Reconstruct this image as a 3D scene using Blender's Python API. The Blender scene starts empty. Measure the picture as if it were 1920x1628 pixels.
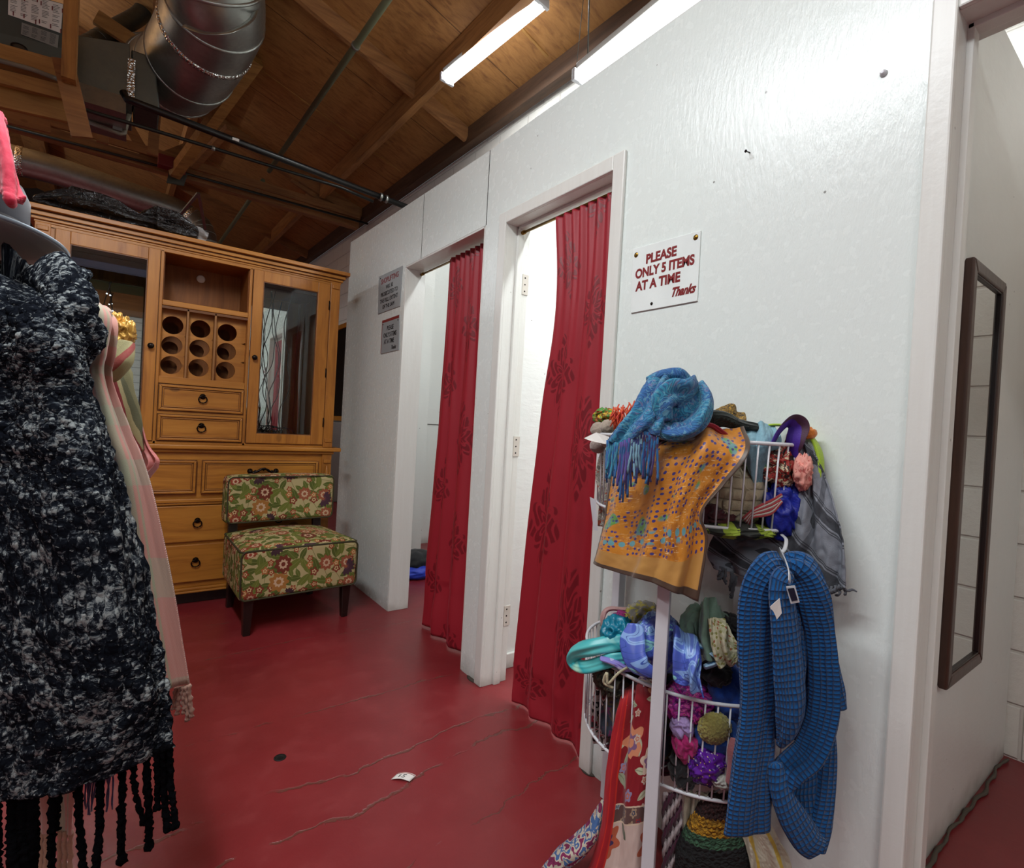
import bpy, bmesh, math, random
from math import sin, cos, pi, radians, sqrt, atan2
from mathutils import Vector as V, Matrix, noise as NZ
random.seed(7)
C = bpy.context.scene.collection
SC = bpy.context.scene
# ------------------------------------------------------------------ camera
CH = 1.15; F = 976.6; YAW = .6326; PITCH = .0106; ROLL = .0558
_r = V((cos(YAW), -sin(YAW), 0)); _d0 = V((sin(YAW), cos(YAW), 0)); _u0 = V((0, 0, 1))
_d = _d0*cos(PITCH) - _u0*sin(PITCH); _u = _u0*cos(PITCH) + _d0*sin(PITCH)
R_ = _r*cos(ROLL) + _u*sin(ROLL); U_ = _u*cos(ROLL) - _r*sin(ROLL)
cam = bpy.data.cameras.new('camera'); cam.sensor_width = 36; cam.sensor_fit = 'HORIZONTAL'
cam.lens = F/1920*36; cam.clip_start = .02; cam.clip_end = 100
camo = bpy.data.objects.new('camera', cam); C.objects.link(camo)
m = Matrix.Identity(4)
for i in range(3):
    m[i][0] = R_[i]; m[i][1] = U_[i]; m[i][2] = -_d[i]
m[2][3] = CH
camo.matrix_world = m
SC.camera = camo
# ------------------------------------------------------------------ world, exposure
W = bpy.data.worlds.new('world'); SC.world = W; W.use_nodes = True
W.node_tree.nodes['Background'].inputs[0].default_value = (.86, .92, 1, 1)
W.node_tree.nodes['Background'].inputs[1].default_value = .24
SC.view_settings.view_transform = 'Standard'; SC.view_settings.look = 'None'
SC.view_settings.exposure = 0.0; SC.view_settings.gamma = 1; SC.view_settings.use_curve_mapping = False
TUBE = 9.0           # emission strength of the fluorescent tubes in view

# ------------------------------------------------------------------ point helpers (measure the place through the calibrated camera)
def ray(px, py): return _d + R_*((px-960)/F) - U_*((py-814)/F)
O = V((0, 0, CH))
def P(px, py, t): return O + ray(px, py)*t
def PX(px, py, x): D = ray(px, py); return O + D*(x/D.x)
def PY(px, py, y): D = ray(px, py); return O + D*(y/D.y)
def PZ(px, py, z): D = ray(px, py); return O + D*((z-CH)/D.z)
def CE(x, y, z=0): return V((x-.03*y, y+.03*x, z))     # roof frame, 1.7 degrees off the partition

# ------------------------------------------------------------------ node expressions
def lin(c):
    if isinstance(c, str):
        c = [int(c[i:i+2], 16)/255 for i in (0, 2, 4)]
    return tuple((x/12.92 if x <= .04045 else ((x+.055)/1.055)**2.4) for x in c[:3]) + (1,)
class N:
    def __init__(s, T, k): s.T = T; s.k = k
    def m(s, op, a, b=None, c=None):
        n = s.T.nodes.new('ShaderNodeMath'); n.operation = op
        for i, x in enumerate((a, b, c)):
            if x is None: continue
            if isinstance(x, N): s.T.links.new(x.k, n.inputs[i])
            else: n.inputs[i].default_value = x
        return N(s.T, n.outputs[0])
    def __add__(s, o): return s.m('ADD', s, o)
    __radd__ = __add__
    def __mul__(s, o): return s.m('MULTIPLY', s, o)
    __rmul__ = __mul__
    def __sub__(s, o): return s.m('SUBTRACT', s, o)
    def __rsub__(s, o): return s.m('SUBTRACT', o, s)
    def __truediv__(s, o): return s.m('DIVIDE', s, o)
    def __lt__(s, o): return s.m('LESS_THAN', s, o)
    def __gt__(s, o): return s.m('GREATER_THAN', s, o)
    def f(s, op, b=None, c=None): return s.m(op, s, b, c)
class Mat:
    def __init__(s, name):
        s.mat = bpy.data.materials.new(name); s.mat.use_nodes = True
        s.T = s.mat.node_tree; s.b = s.T.nodes['Principled BSDF']
    def set(s, inp, v):
        i = s.b.inputs[inp]
        if isinstance(v, N): s.T.links.new(v.k, i)
        elif isinstance(v, (tuple, list)) and i.type == 'RGBA': i.default_value = tuple(v[:3])+(1,)
        else: i.default_value = v
    def new(s, t, **kw):
        n = s.T.nodes.new(t)
        for k, v in kw.items(): setattr(n, k, v)
        return n
    def put(s, sock, v):
        if isinstance(v, N): s.T.links.new(v.k, sock)
        else: sock.default_value = v
    def co(s, what='Object'): return N(s.T, s.new('ShaderNodeTexCoord').outputs[what])
    def sc(s, v, x, y, z, loc=(0, 0, 0), rot=(0, 0, 0)):
        n = s.new('ShaderNodeMapping'); s.put(n.inputs[0], v)
        n.inputs['Scale'].default_value = (x, y, z); n.inputs['Location'].default_value = loc; n.inputs['Rotation'].default_value = rot
        return N(s.T, n.outputs[0])
    def xyz(s, v):
        n = s.new('ShaderNodeSeparateXYZ'); s.put(n.inputs[0], v); return [N(s.T, o) for o in n.outputs]
    def vec(s, x, y, z=0.0):
        n = s.new('ShaderNodeCombineXYZ')
        for i, q in enumerate((x, y, z)): s.put(n.inputs[i], q)
        return N(s.T, n.outputs[0])
    def noise(s, v, scale, detail=3, rough=.55, dist=0, col=False):
        n = s.new('ShaderNodeTexNoise'); s.put(n.inputs['Vector'], v)
        n.inputs['Scale'].default_value = scale; n.inputs['Detail'].default_value = detail
        n.inputs['Roughness'].default_value = rough; n.inputs['Distortion'].default_value = dist
        return N(s.T, n.outputs['Color' if col else 'Fac'])
    def vor(s, v, scale, feature='F1', rand=1, out='Distance', dim='3D'):
        n = s.new('ShaderNodeTexVoronoi'); n.voronoi_dimensions = dim; n.feature = feature; s.put(n.inputs['Vector'], v)
        n.inputs['Scale'].default_value = scale
        if 'Randomness' in n.inputs: n.inputs['Randomness'].default_value = rand
        if isinstance(out, (list, tuple)): return [N(s.T, n.outputs[o]) for o in out]
        return N(s.T, n.outputs[out])
    def mix(s, f, a, b):
        n = s.new('ShaderNodeMix'); n.data_type = 'RGBA'
        s.put(n.inputs[0], f)
        for i, q in ((6, a), (7, b)):
            if isinstance(q, N): s.T.links.new(q.k, n.inputs[i])
            else: n.inputs[i].default_value = lin(q)
        return N(s.T, n.outputs[2])
    def mixv(s, f, a, b):
        n = s.new('ShaderNodeMix'); n.data_type = 'VECTOR'
        s.put(n.inputs[0], f); s.put(n.inputs[4], a); s.put(n.inputs[5], b)
        return N(s.T, n.outputs[1])
    def ramp(s, f, stops, interp='LINEAR'):
        n = s.new('ShaderNodeValToRGB'); n.color_ramp.interpolation = interp
        e = n.color_ramp.elements
        e.remove(e[1]); e[0].position = stops[0][0]; e[0].color = lin(stops[0][1])
        for p, c in stops[1:]: e.new(p).color = lin(c)
        s.put(n.inputs[0], f); return N(s.T, n.outputs[0])
    def step(s, f, a, b):   # smooth 0..1 between a and b
        n = s.new('ShaderNodeMapRange'); n.interpolation_type = 'SMOOTHSTEP'; s.put(n.inputs[0], f)
        n.inputs[1].default_value = a; n.inputs[2].default_value = b
        return N(s.T, n.outputs[0])
    def bump(s, h, strength=.3, dist=.01):
        n = s.new('ShaderNodeBump'); s.put(n.inputs['Height'], h); n.inputs['Strength'].default_value = strength
        n.inputs['Distance'].default_value = dist
        s.T.links.new(n.outputs[0], s.b.inputs['Normal'])
        return s
def plain(name, col, rough=.5, metal=0, spec=.5, bump=0, bs=200, **kw):
    M = Mat(name); v = M.co()
    n = M.noise(v, 9, 3)
    a = lin(col); M.set('Base Color', M.mix(n*.8+.1, [x**(1/2.2)*.93 for x in a[:3]], [min(1, x**(1/2.2)*1.05) for x in a[:3]]))
    M.set('Roughness', rough); M.set('Metallic', metal); M.set('Specular IOR Level', spec)
    if bump: M.bump(M.noise(v, bs, 3), bump, .002)
    for k, q in kw.items(): M.set(k.replace('_', ' '), q)
    return M.mat

# ------------------------------------------------------------------ mesh helpers
def WM(o):
    b = Matrix.LocRotScale(o.location, o.rotation_euler, o.scale)
    return WM(o.parent) @ o.matrix_parent_inverse @ b if o.parent else b
def par(o, p):           # parts are modelled in the place's own coordinates
    o.parent = p; o.matrix_parent_inverse = WM(p).inverted(); return o
class B:
    def __init__(s): s.bm = bmesh.new(); s.uv = s.bm.loops.layers.uv.new('UVMap')
    def box(s, x0, x1, y0, y1, z0, z1, mat=None):
        co = [V((x, y, z)) for x in (x0, x1) for y in (y0, y1) for z in (z0, z1)]
        if mat is not None: co = [mat @ c for c in co]
        v = [s.bm.verts.new(c) for c in co]
        for f in ((0, 1, 3, 2), (4, 6, 7, 5), (0, 4, 5, 1), (2, 3, 7, 6), (0, 2, 6, 4), (1, 5, 7, 3)):
            s.bm.faces.new([v[i] for i in f])
        return s
    def hexa(s, a, b):     # two quads (lists of 4 points), joined
        v = [s.bm.verts.new(c) for c in a] + [s.bm.verts.new(c) for c in b]
        for f in ((3, 2, 1, 0), (4, 5, 6, 7), (0, 1, 5, 4), (1, 2, 6, 5), (2, 3, 7, 6), (3, 0, 4, 7)):
            s.bm.faces.new([v[i] for i in f])
        return s
    def beam(s, p, q, w, h, up=V((0, 0, 1))):
        p = V(p); q = V(q); d = (q-p).normalized(); sd = d.cross(up).normalized(); u = sd.cross(d)
        o = [sd*(-w/2)+u*(-h/2), sd*(w/2)+u*(-h/2), sd*(w/2)+u*(h/2), sd*(-w/2)+u*(h/2)]
        return s.hexa([p+i for i in o], [q+i for i in o])
    def prism(s, pts, off):   # polygon extruded by vector off
        off = V(off); a = [s.bm.verts.new(V(p)) for p in pts]; b = [s.bm.verts.new(V(p)+off) for p in pts]
        s.bm.faces.new(a[::-1]); s.bm.faces.new(b)
        n = len(a)
        for i in range(n): s.bm.faces.new((a[i], a[(i+1) % n], b[(i+1) % n], b[i]))
        return s
    def tube(s, path, r, seg=10, closed=False, cap=True, flat=1.0, up=None, vs=1.0):
        path = [V(p) for p in path]; n = len(path)
        rr = r if isinstance(r, (list, tuple)) else [r]*n
        T = []
        for i in range(n):
            a = path[(i-1) % n] if (closed or i) else path[0]
            b = path[(i+1) % n] if (closed or i < n-1) else path[-1]
            T.append((b-a).normalized() if (b-a).length > 1e-9 else V((0, 0, 1)))
        x = V(up) if up is not None else (V((0, 0, 1)) if abs(T[0].z) < .9 else V((1, 0, 0)))
        rings = []; L = 0; Ls = []
        for i in range(n):
            x = (x - T[i]*x.dot(T[i])).normalized(); y = T[i].cross(x)
            rings.append([s.bm.verts.new(path[i]+x*(cos(2*pi*k/seg)*rr[i]*flat)+y*(sin(2*pi*k/seg)*rr[i])) for k in range(seg)])
            if i: L += (path[i]-path[i-1]).length
            Ls.append(L)
        for i in range(n if closed else n-1):
            a = rings[i]; b = rings[(i+1) % n]
            for k in range(seg):
                f = s.bm.faces.new((a[k], a[(k+1) % seg], b[(k+1) % seg], b[k])); f.smooth = True
                c = 2*pi*rr[i]
                for lp, (uu, vv) in zip(f.loops, ((k, Ls[i]), (k+1, Ls[i]), (k+1, Ls[(i+1) % n]), (k, Ls[(i+1) % n]))):
                    lp[s.uv].uv = (uu/seg*c, vv*vs)
        if cap and not closed:
            for e in (rings[0][::-1], rings[-1]): s.bm.faces.new(e)
        return s
    def lathe(s, prof, o=(0, 0, 0), seg=32, mat=None, smooth=True):
        o = V(o); rings = []
        for r, z in prof:
            ring = []
            for k in range(seg):
                c = V((cos(2*pi*k/seg)*max(r, 1e-4), sin(2*pi*k/seg)*max(r, 1e-4), z))
                ring.append(s.bm.verts.new((mat @ c if mat is not None else c)+o))
            rings.append(ring)
        for a, b in zip(rings, rings[1:]):
            for k in range(seg):
                f = s.bm.faces.new((a[k], a[(k+1) % seg], b[(k+1) % seg], b[k])); f.smooth = smooth
        s.bm.faces.new(rings[0][::-1]); s.bm.faces.new(rings[-1])
        return s
    def grid(s, g, su=1, sv=1, smooth=True, du=None):
        n = len(g); k = len(g[0])
        vs = [[s.bm.verts.new(p) for p in row] for row in g]
        # arc length uv
        for i in range(n-1):
            for j in range(k-1):
                f = s.bm.faces.new((vs[i][j], vs[i][j+1], vs[i+1][j+1], vs[i+1][j])); f.smooth = smooth
                for lp, (a, b) in zip(f.loops, ((j, i), (j+1, i), (j+1, i+1), (j, i+1))):
                    lp[s.uv].uv = (a/(k-1)*su, b/(n-1)*sv)
        return s
def boxuv(bm, uv, sc=1):
    for f in bm.faces:
        n = f.normal; a = max(range(3), key=lambda i: abs(n[i]))
        i, j = ((1, 2), (0, 2), (0, 1))[a]
        for lp in f.loops: lp[uv].uv = (lp.vert.co[i]*sc+a*.37, lp.vert.co[j]*sc+a*.21)
def obj(name, b, mat, parent=None, bevel=0, seg=2, solid=0, subsurf=0, buv=False, origin=None, fix=True, smooth=False):
    bm = b.bm
    if fix: bmesh.ops.recalc_face_normals(bm, faces=bm.faces)
    if smooth:
        for f in bm.faces: f.smooth = True
    if buv: bm.normal_update(); boxuv(bm, b.uv)
    me = bpy.data.meshes.new(name)
    if origin is not None:
        bmesh.ops.translate(bm, verts=bm.verts, vec=-V(origin))
    bm.to_mesh(me); bm.free()
    me.materials.append(mat)
    o = bpy.data.objects.new(name, me); C.objects.link(o)
    if origin is not None: o.location = V(origin)
    if parent is not None: par(o, parent)
    if solid:
        q = o.modifiers.new('thickness', 'SOLIDIFY'); q.thickness = solid; q.offset = 0
    if bevel:
        q = o.modifiers.new('bevel', 'BEVEL'); q.width = bevel; q.segments = seg; q.limit_method = 'ANGLE'; q.angle_limit = radians(40)
        q.harden_normals = False
    if subsurf:
        q = o.modifiers.new('sub', 'SUBSURF'); q.levels = subsurf; q.render_levels = subsurf
    return o
def tag(o, label, cat, group=None):
    o['label'] = label; o['category'] = cat
    if group: o['group'] = group
    return o
def struct(o): o['kind'] = 'structure'; return o
def thing(name, label, cat, loc=(0, 0, 0), rz=0, group=None):
    o = bpy.data.objects.new(name, None); C.objects.link(o); o.location = loc; o.rotation_euler = (0, 0, rz)
    o.empty_display_size = .05
    return tag(o, label, cat, group)
def cat(pts, n, closed=False):   # catmull-rom resample
    pts = [V(p) for p in pts]; k = len(pts); out = []
    segs = k if closed else k-1
    for i in range(n):
        t = i/(n if closed else n-1)*segs; j = min(int(t), segs-1); u = t-j
        if closed: p0, p1, p2, p3 = (pts[(j+q-1) % k] for q in range(4))
        else:
            p1 = pts[j]; p2 = pts[j+1]
            p0 = pts[j-1] if j else p1*2-p2
            p3 = pts[j+2] if j+2 < k else p2*2-p1
        out.append(.5*((2*p1)+(p2-p0)*u+(2*p0-5*p1+4*p2-p3)*u*u+(3*p1-p0-3*p2+p3)*u**3))
    return out
def surf(rows, nv, nu, rip=None):
    """rows: control rows of points -> dense grid, displaced along its normal by rip(u, v)."""
    rr = [cat(r, nu) for r in rows]
    g = [[None]*nu for _ in range(nv)]
    for j in range(nu):
        col = cat([r[j] for r in rr], nv)
        for i in range(nv): g[i][j] = col[i]
    if rip:
        h = [[None]*nu for _ in range(nv)]
        for i in range(nv):
            for j in range(nu):
                a = g[max(i-1, 0)][j]; b = g[min(i+1, nv-1)][j]; c = g[i][max(j-1, 0)]; d = g[i][min(j+1, nu-1)]
                n = (b-a).cross(d-c)
                n = n.normalized() if n.length > 1e-9 else V((0, 0, 1))
                if n.dot(O-g[i][j]) < 0: n = -n
                h[i][j] = g[i][j]+n*rip(j/(nu-1), i/(nv-1))
        g = h
    su = sum((g[nv//2][j+1]-g[nv//2][j]).length for j in range(nu-1)); sv = sum((g[i+1][nu//2]-g[i][nu//2]).length for i in range(nv-1))
    return g, su, sv
def cloth(name, label, rows, mat, ct='scarf', group=None, nv=60, nu=60, rip=None, solid=.003, parent=None, top=True):
    g, su, sv = surf(rows, nv, nu, rip)
    if callable(mat): mat = mat(su, sv)
    b = B(); b.grid(g, su, sv)
    org = g[nv//2][nu//2].copy()
    o = obj(name, b, mat, parent, solid=solid, fix=False, origin=org if parent is None else None)
    if top and parent is None: tag(o, label, ct, group)
    return o
def ripple(n=5, amp=.006, ph=0., tw=.8, fine=.0015, seed=0, fade=None):
    def f(u, v):
        a = amp*(1 if fade is None else fade(v))
        x = u*n*2*pi+ph+tw*sin(3*v+seed)+.9*NZ.noise(V((u*2.3+seed, v*1.7, seed)))*2
        s = sin(x)
        return a*(s*.7+.3*sin(x*1.7+seed+v*4)) + fine*NZ.noise(V((u*22+seed, v*22, 1.3)))
    return f
def crumple(name, label, c, r, mat, ct='scarf', seed=0, amp=.22, fr=(1.4, 2.5), rot=(0, 0, 0), sub=5, group=None, parent=None, flat=None):
    """a bundled cloth: rounded mass with sharp valleys between its folds"""
    bm = bmesh.new(); uvl = bm.loops.layers.uv.new('UVMap')
    bmesh.ops.create_icosphere(bm, subdivisions=sub, radius=1)
    M3 = Matrix.Rotation(rot[2], 3, 'Z') @ Matrix.Rotation(rot[1], 3, 'Y') @ Matrix.Rotation(rot[0], 3, 'X')
    sv = V((seed*3.7, seed*1.3, seed*2.1))
    for v in bm.verts:
        p = v.co.copy()
        w = V((NZ.noise(p*1.3+sv), NZ.noise(p*1.3+sv+V((9, 0, 0))), NZ.noise(p*1.3+sv+V((0, 9, 0)))))
        q = p+w*.85
        k = 1-abs(NZ.noise(V((q.x*fr[0], q.y*fr[0]*.45, q.z*fr[0]))+sv))*2.2
        k2 = 1-abs(NZ.noise(V((q.x*fr[1]*.5, q.y*fr[1], q.z*fr[1]))+sv*2))*2.0
        d = 1+amp*(k-.55)+amp*.45*(k2-.5)
        v.co = V((p.x*d*r[0], p.y*d*r[1], p.z*d*r[2]))
    bm.normal_update()
    for f in bm.faces:
        f.smooth = True; n = f.normal; a = max(range(3), key=lambda i: abs(n[i])); i, j = ((1, 2), (0, 2), (0, 1))[a]
        for lp in f.loops: lp[uvl].uv = (lp.vert.co[i], lp.vert.co[j])
    for v in bm.verts: v.co = M3 @ v.co
    me = bpy.data.meshes.new(name); bm.to_mesh(me); bm.free(); me.materials.append(mat)
    o = bpy.data.objects.new(name, me); C.objects.link(o); o.location = V(c)
    if parent is not None: par(o, parent)
    else: tag(o, label, ct, group)
    return o
def band(name, label, path, w, mat, ct='scarf', folds=4, amp=.25, n=60, seg=48, seed=0, flat=.55, group=None, parent=None, up=None, taper=None):
    """a bunched strip of cloth swept along a path: lobed cross-section = folds running lengthwise"""
    path = cat(path, n); b = B()
    ws = w if isinstance(w, (list, tuple)) else [w, w]
    x = V(up) if up is not None else V((0, 0, 1)); rings = []; L = 0
    for i in range(n):
        t = i/(n-1); T = (path[min(i+1, n-1)]-path[max(i-1, 0)]).normalized()
        x = (x-T*x.dot(T)).normalized() if (x-T*x.dot(T)).length > 1e-6 else T.orthogonal().normalized()
        y = T.cross(x)
        q = t*(len(ws)-1); j = min(int(q), len(ws)-2); wi = ws[j]+(ws[j+1]-ws[j])*(q-j)
        if i == 0 or i == n-1: wi *= .5
        ring = []
        for k in range(seg):
            a = 2*pi*k/seg
            rr = wi*(1+amp*sin(folds*a+seed+1.5*sin(t*5+seed))+amp*.7*NZ.noise(V((cos(a)*1.6, sin(a)*1.6, t*4+seed)))+amp*.3*sin(folds*2.3*a+t*6))
            ring.append(b.bm.verts.new(path[i]+y*(cos(a)*rr)+x*(sin(a)*rr*flat)))
        rings.append(ring)
        if i: L += (path[i]-path[i-1]).length
        if i:
            for k in range(seg):
                f = b.bm.faces.new((rings[i-1][k], rings[i-1][(k+1) % seg], ring[(k+1) % seg], ring[k])); f.smooth = True
                c = 5*wi; l0 = L-(path[i]-path[i-1]).length
                for lp, (uu, vv) in zip(f.loops, ((k, l0), (k+1, l0), (k+1, L), (k, L))): lp[b.uv].uv = (uu/seg*c, vv)
    for e in (rings[0][::-1], rings[-1]): b.bm.faces.new(e)
    o = obj(name, b, mat, parent, origin=path[n//2] if parent is None else None, fix=False)
    if parent is None: tag(o, label, ct, group)
    return o
def fringe(b, a, c, n, L, r, seed=0, down=V((0, 0, -1)), sway=.01, seg=6, k=9, jit=.25):
    rnd = random.Random(seed); a = V(a); c = V(c)
    for i in range(n):
        p = a.lerp(c, (i+.5)/n); l = L*(1+jit*(rnd.random()-.5)*2)
        d = V((rnd.uniform(-1, 1), rnd.uniform(-1, 1), 0))*sway; ph = rnd.random()*6
        pts = [p+down*(l*t)+d*(t*t)+V((sin(ph+t*7), cos(ph+t*6), 0))*sway*.3*t for t in [q/(k-1) for q in range(k)]]
        pts[0] = pts[0]-down*.004
        b.tube(pts, [r*(1+.25*sin(q*2.1+ph)) for q in range(k)], seg)
def text(s, size, loc, mat, parent, name='lettering', bold=0.0, shear=0, sx=1, normal='wall', depth=.0006):
    """lines of lettering standing on a plate whose face looks towards -x; local x runs along -y"""
    vs, fs = [], []
    for line, sz, (lx, lz), al, sh, wx in s:
        cu = bpy.data.curves.new('t', 'FONT'); cu.body = line; cu.size = sz; cu.align_x = al; cu.offset = bold*sz; cu.shear = sh; cu.extrude = depth
        cu.space_character = 1.0
        o = bpy.data.objects.new('t', cu); C.objects.link(o)
        bpy.context.view_layer.update()
        me = bpy.data.meshes.new_from_object(o.evaluated_get(bpy.context.evaluated_depsgraph_get()))
        b0 = len(vs)
        for v in me.vertices: vs.append(V((-v.co.z, -(v.co.x*wx+lx), v.co.y+lz)))
        for p in me.polygons: fs.append([i+b0 for i in p.vertices])
        bpy.data.objects.remove(o); bpy.data.curves.remove(cu)
    me = bpy.data.meshes.new(name); me.from_pydata(vs, [], fs); me.materials.append(mat)
    o = bpy.data.objects.new(name, me); C.objects.link(o); o.location = loc; par(o, parent)
    return o

# ================================================================== MATERIALS
def m_wall(name, col='e3ebe8', rough=.3, strokes=1.0, dirt=True):
    M = Mat(name); v = M.co('Object')
    wob = M.noise(v, 3, 3, col=True)
    vv = M.mixv(.06, v, wob)
    st = M.noise(M.sc(vv, 1, 9, 2.2), 11, 5, .6)           # brush strokes
    fl = M.vor(M.sc(vv, 1, 1.0, 1.6, rot=(.9, 0, 0)), 26, 'F1', 1)
    fl2 = M.noise(M.sc(v, 1, 26, 7, rot=(.7, 0, 0)), 5, 2, .5, 1.5)
    sp = M.vor(v, 17, 'F1', 1); sc = M.noise(v, 5, 2)
    speck = (sp < .055) * (sc > .56)
    chip = M.step(M.noise(M.sc(v, 1, 34, 13, rot=(.6, 0, 0)), 3.1, 4, .7, 1.2), .765, .80) * M.step(M.noise(v, 2.3), .5, .6)
    big = M.noise(v, 1.3, 4)
    base = M.mix(big, col, 'dbe1df')
    base = M.mix(speck*.75+chip*.35, base, '6d6b66')
    if dirt:
        z = M.xyz(v)[2]
        low = (1 - M.step(z + M.noise(v, 9, 4)*.12, .04, .16))
        base = M.mix(low*.55, base, '7c7468')
    M.set('Base Color', base)
    M.set('Roughness', M.noise(v, 30, 2)*.16+(rough-.06))
    M.set('Specular IOR Level', .5)
    M.bump(st*.6*strokes+fl*.03*strokes+fl2*.2*strokes-speck*.4, .34, .006)
    return M.mat
WALL = m_wall('white gloss paint over plywood', 'e0ebe6', rough=.24)
WALLB = m_wall('white paint booth side', 'e9ebe6', .45, .8)
def m_trim():
    M = Mat('old white gloss trim paint'); v = M.co()
    n = M.noise(M.sc(v, 20, 20, 1.5), 3, 4); sp = M.vor(v, 14); sel = M.noise(v, 6)
    z = M.xyz(v)[2]; low = 1 - M.step(z+M.noise(v, 14, 3)*.1, .03, .12)
    c = M.mix(n, 'dfe2dd', 'd3d3cd'); c = M.mix((sp < .05)*(sel > .55)*.7+low*.5, c, '70685c')
    M.set('Base Color', c); M.set('Roughness', .33); M.bump(n+M.noise(v, 60), .25, .002); return M.mat
TRIM = m_trim()
def m_cmu(name='painted concrete block', axis=1):
    M = Mat(name); v = M.co(); x, y, z = M.xyz(v)
    h = (x if axis == 0 else y)
    row = (z/.203).f('FLOOR'); off = row.f('MODULO', 2)*.203
    fz = ((z/.203).f('FRACT')-.5).f('ABSOLUTE'); fh = (((h+off)/.406).f('FRACT')-.5).f('ABSOLUTE')
    j = M.step(fz, .455, .485).f('MAXIMUM', M.step(fh, .48, .492))
    n = M.noise(v, 40, 5, .7)
    M.set('Base Color', M.mix(j*.35, M.mix(n, 'e6e4dc', 'd8d5cc'), 'b2aca2')); M.set('Roughness', .5)
    M.bump(n*.5-j*1.6, .6, .008); return M.mat
CMUY = m_cmu('painted concrete block wall', 1); CMUX = m_cmu('painted concrete block cross wall', 0)
def m_floor():
    M = Mat('worn red floor paint'); v = M.co(); x, y, z = M.xyz(v)
    n1 = M.noise(v, 1.1, 5, .6); n2 = M.noise(v, 7, 5, .65); n3 = M.noise(v, 45, 4, .7)
    c = M.mix(M.step(n1, .3, .7), '7f272b', '6d1e22'); c = M.mix(M.step(n2, .45, .8)*.5, c, '8c3b3c')
    # hairline cracks running across the shop, in a gently wandering line
    wig = (M.noise(v, 2.2, 6, .65)-.5)*.22
    cr = None
    for a, s, w, br in ((1.63, .03, .0075, .47), (1.42, .10, .007, .44), (2.05, .02, .005, .48), (2.75, .0, .004, .45), (1.12, .14, .004, .5), (3.2, -.05, .003, .5)):
        d = (y - x*s - a + wig).f('ABSOLUTE')
        k = (1 - M.step(d, w*.35, w))*M.step(M.noise(v, 3.1+a, 3), br-.06, br+.04)
        cr = k if cr is None else cr.f('MAXIMUM', k)
    sc = M.noise(M.sc(M.mixv(.1, v, M.noise(v, 4, 3, col=True)), 3, 26, 1, rot=(0, 0, .5)), 4, 5, .75)
    sc2 = M.noise(M.sc(M.mixv(.1, v, M.noise(v, 5, 3, col=True)), 24, 3, 1, rot=(0, 0, -.3)), 4, 5, .75)
    scr = (M.step(sc, .70, .74)+M.step(sc2, .71, .75)).f('MINIMUM', 1)*M.step(n1, .42, .6)
    c = M.mix(scr*.5, c, 'a8655f')
    chip = M.step(M.noise(v, 16, 6, .75), .70, .73)*M.step(cr+M.step(M.noise(v, 2.7), .66, .7), .1, .9)
    c = M.mix(cr*.75, c, '5a3a30'); c = M.mix(chip*.45, c, '8a7466')
    M.set('Base Color', c); M.set('Roughness', n2*.22+.24+scr*.1); M.set('Specular IOR Level', .5)
    M.bump(n1*.6+n2*.35+n3*.06-cr*.8-chip*.3, .35, .012); return M.mat
FLOOR = m_floor()
def m_wood(name, c1, c2, c3, axis=0, rough=.55, knots=.5, scale=1.0, spec=.35, seams=None, bmp=.2):
    """grain running along the given axis"""
    M = Mat(name); v = M.co()
    s = [14, 14, 14]; s[axis] = .9
    wv = M.mixv(.05, v, M.noise(v, 3, 2, col=True))
    g = M.noise(M.sc(wv, *[q*scale for q in s]), 2.2, 7, .62, .6)
    g2 = M.noise(M.sc(v, *[q*3*scale for q in s]), 3, 4, .6)
    blot = M.noise(v, 1.7, 4)
    c = M.ramp(g, [(.25, c3), (.5, c1), (.78, c2)])
    c = M.mix(g2*.35, c, c3); c = M.mix(M.step(blot, .42, .75)*.4, c, c3)
    if knots:
        s2 = [1, 1, 1]; s2[axis] = .55
        k = M.vor(M.sc(v, *s2), 4.6); kk = (1-M.step(k, .05, .085))
        c = M.mix(kk*knots, c, [q*.35 for q in lin(c3)[:3]] if not isinstance(c3, str) else '3a1c0c')
    if seams:
        ax, pitch, w = seams
        q = M.xyz(v)[ax]; fr = ((q/pitch).f('FRACT')-.5).f('ABSOLUTE')
        sm = M.step(fr, .5-w, .5-w*.4); c = M.mix(sm*.7, c, '2a180c')
    M.set('Base Color', c); M.set('Roughness', g2*.15+rough-.07); M.set('Specular IOR Level', spec)
    M.bump(g+g2*.4, bmp, .002); return M.mat
PLY = m_wood('plywood roof deck', 'a87744', 'bd8b50', '77502f', 0, .6, .3, .8, .3, (1, 1.22, .006))
RAF = m_wood('rough sawn rafter timber', '9a6c42', 'b37f4c', '6d492c', 0, .65, .3, .8)
RAFY = m_wood('rough sawn purlin timber', 'a57544', 'c08a50', '704a2a', 1, .6, .4, .8)
LUM = m_wood('pale framing lumber', 'a87b42', 'c29250', '7a522a', 0, .55, .4, .8)
LUMZ = m_wood('pale upright lumber', '9c6a34', 'b57c3e', '704721', 2, .55, .4, .8)
PINE = m_wood('honey stained pine, upright grain', 'b2742b', 'c58736', '86501a', 2, .38, .35, .9, .45)
PINEX = m_wood('honey stained pine, level grain', 'b5782c', 'c68a38', '8a531b', 0, .38, .55, .9, .45)
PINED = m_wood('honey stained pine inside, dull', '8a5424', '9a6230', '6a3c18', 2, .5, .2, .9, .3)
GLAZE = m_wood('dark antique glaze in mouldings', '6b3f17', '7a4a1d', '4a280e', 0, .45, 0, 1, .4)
DARKW = m_wood('near black stained leg wood', '241512', '30201a', '160c0a', 2, .35, 0, 1, .5)
MIRW = m_wood('dark brown mirror frame', '4a3024', '5b3c2c', '33201a', 2, .35, 0, 1, .5)
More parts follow.
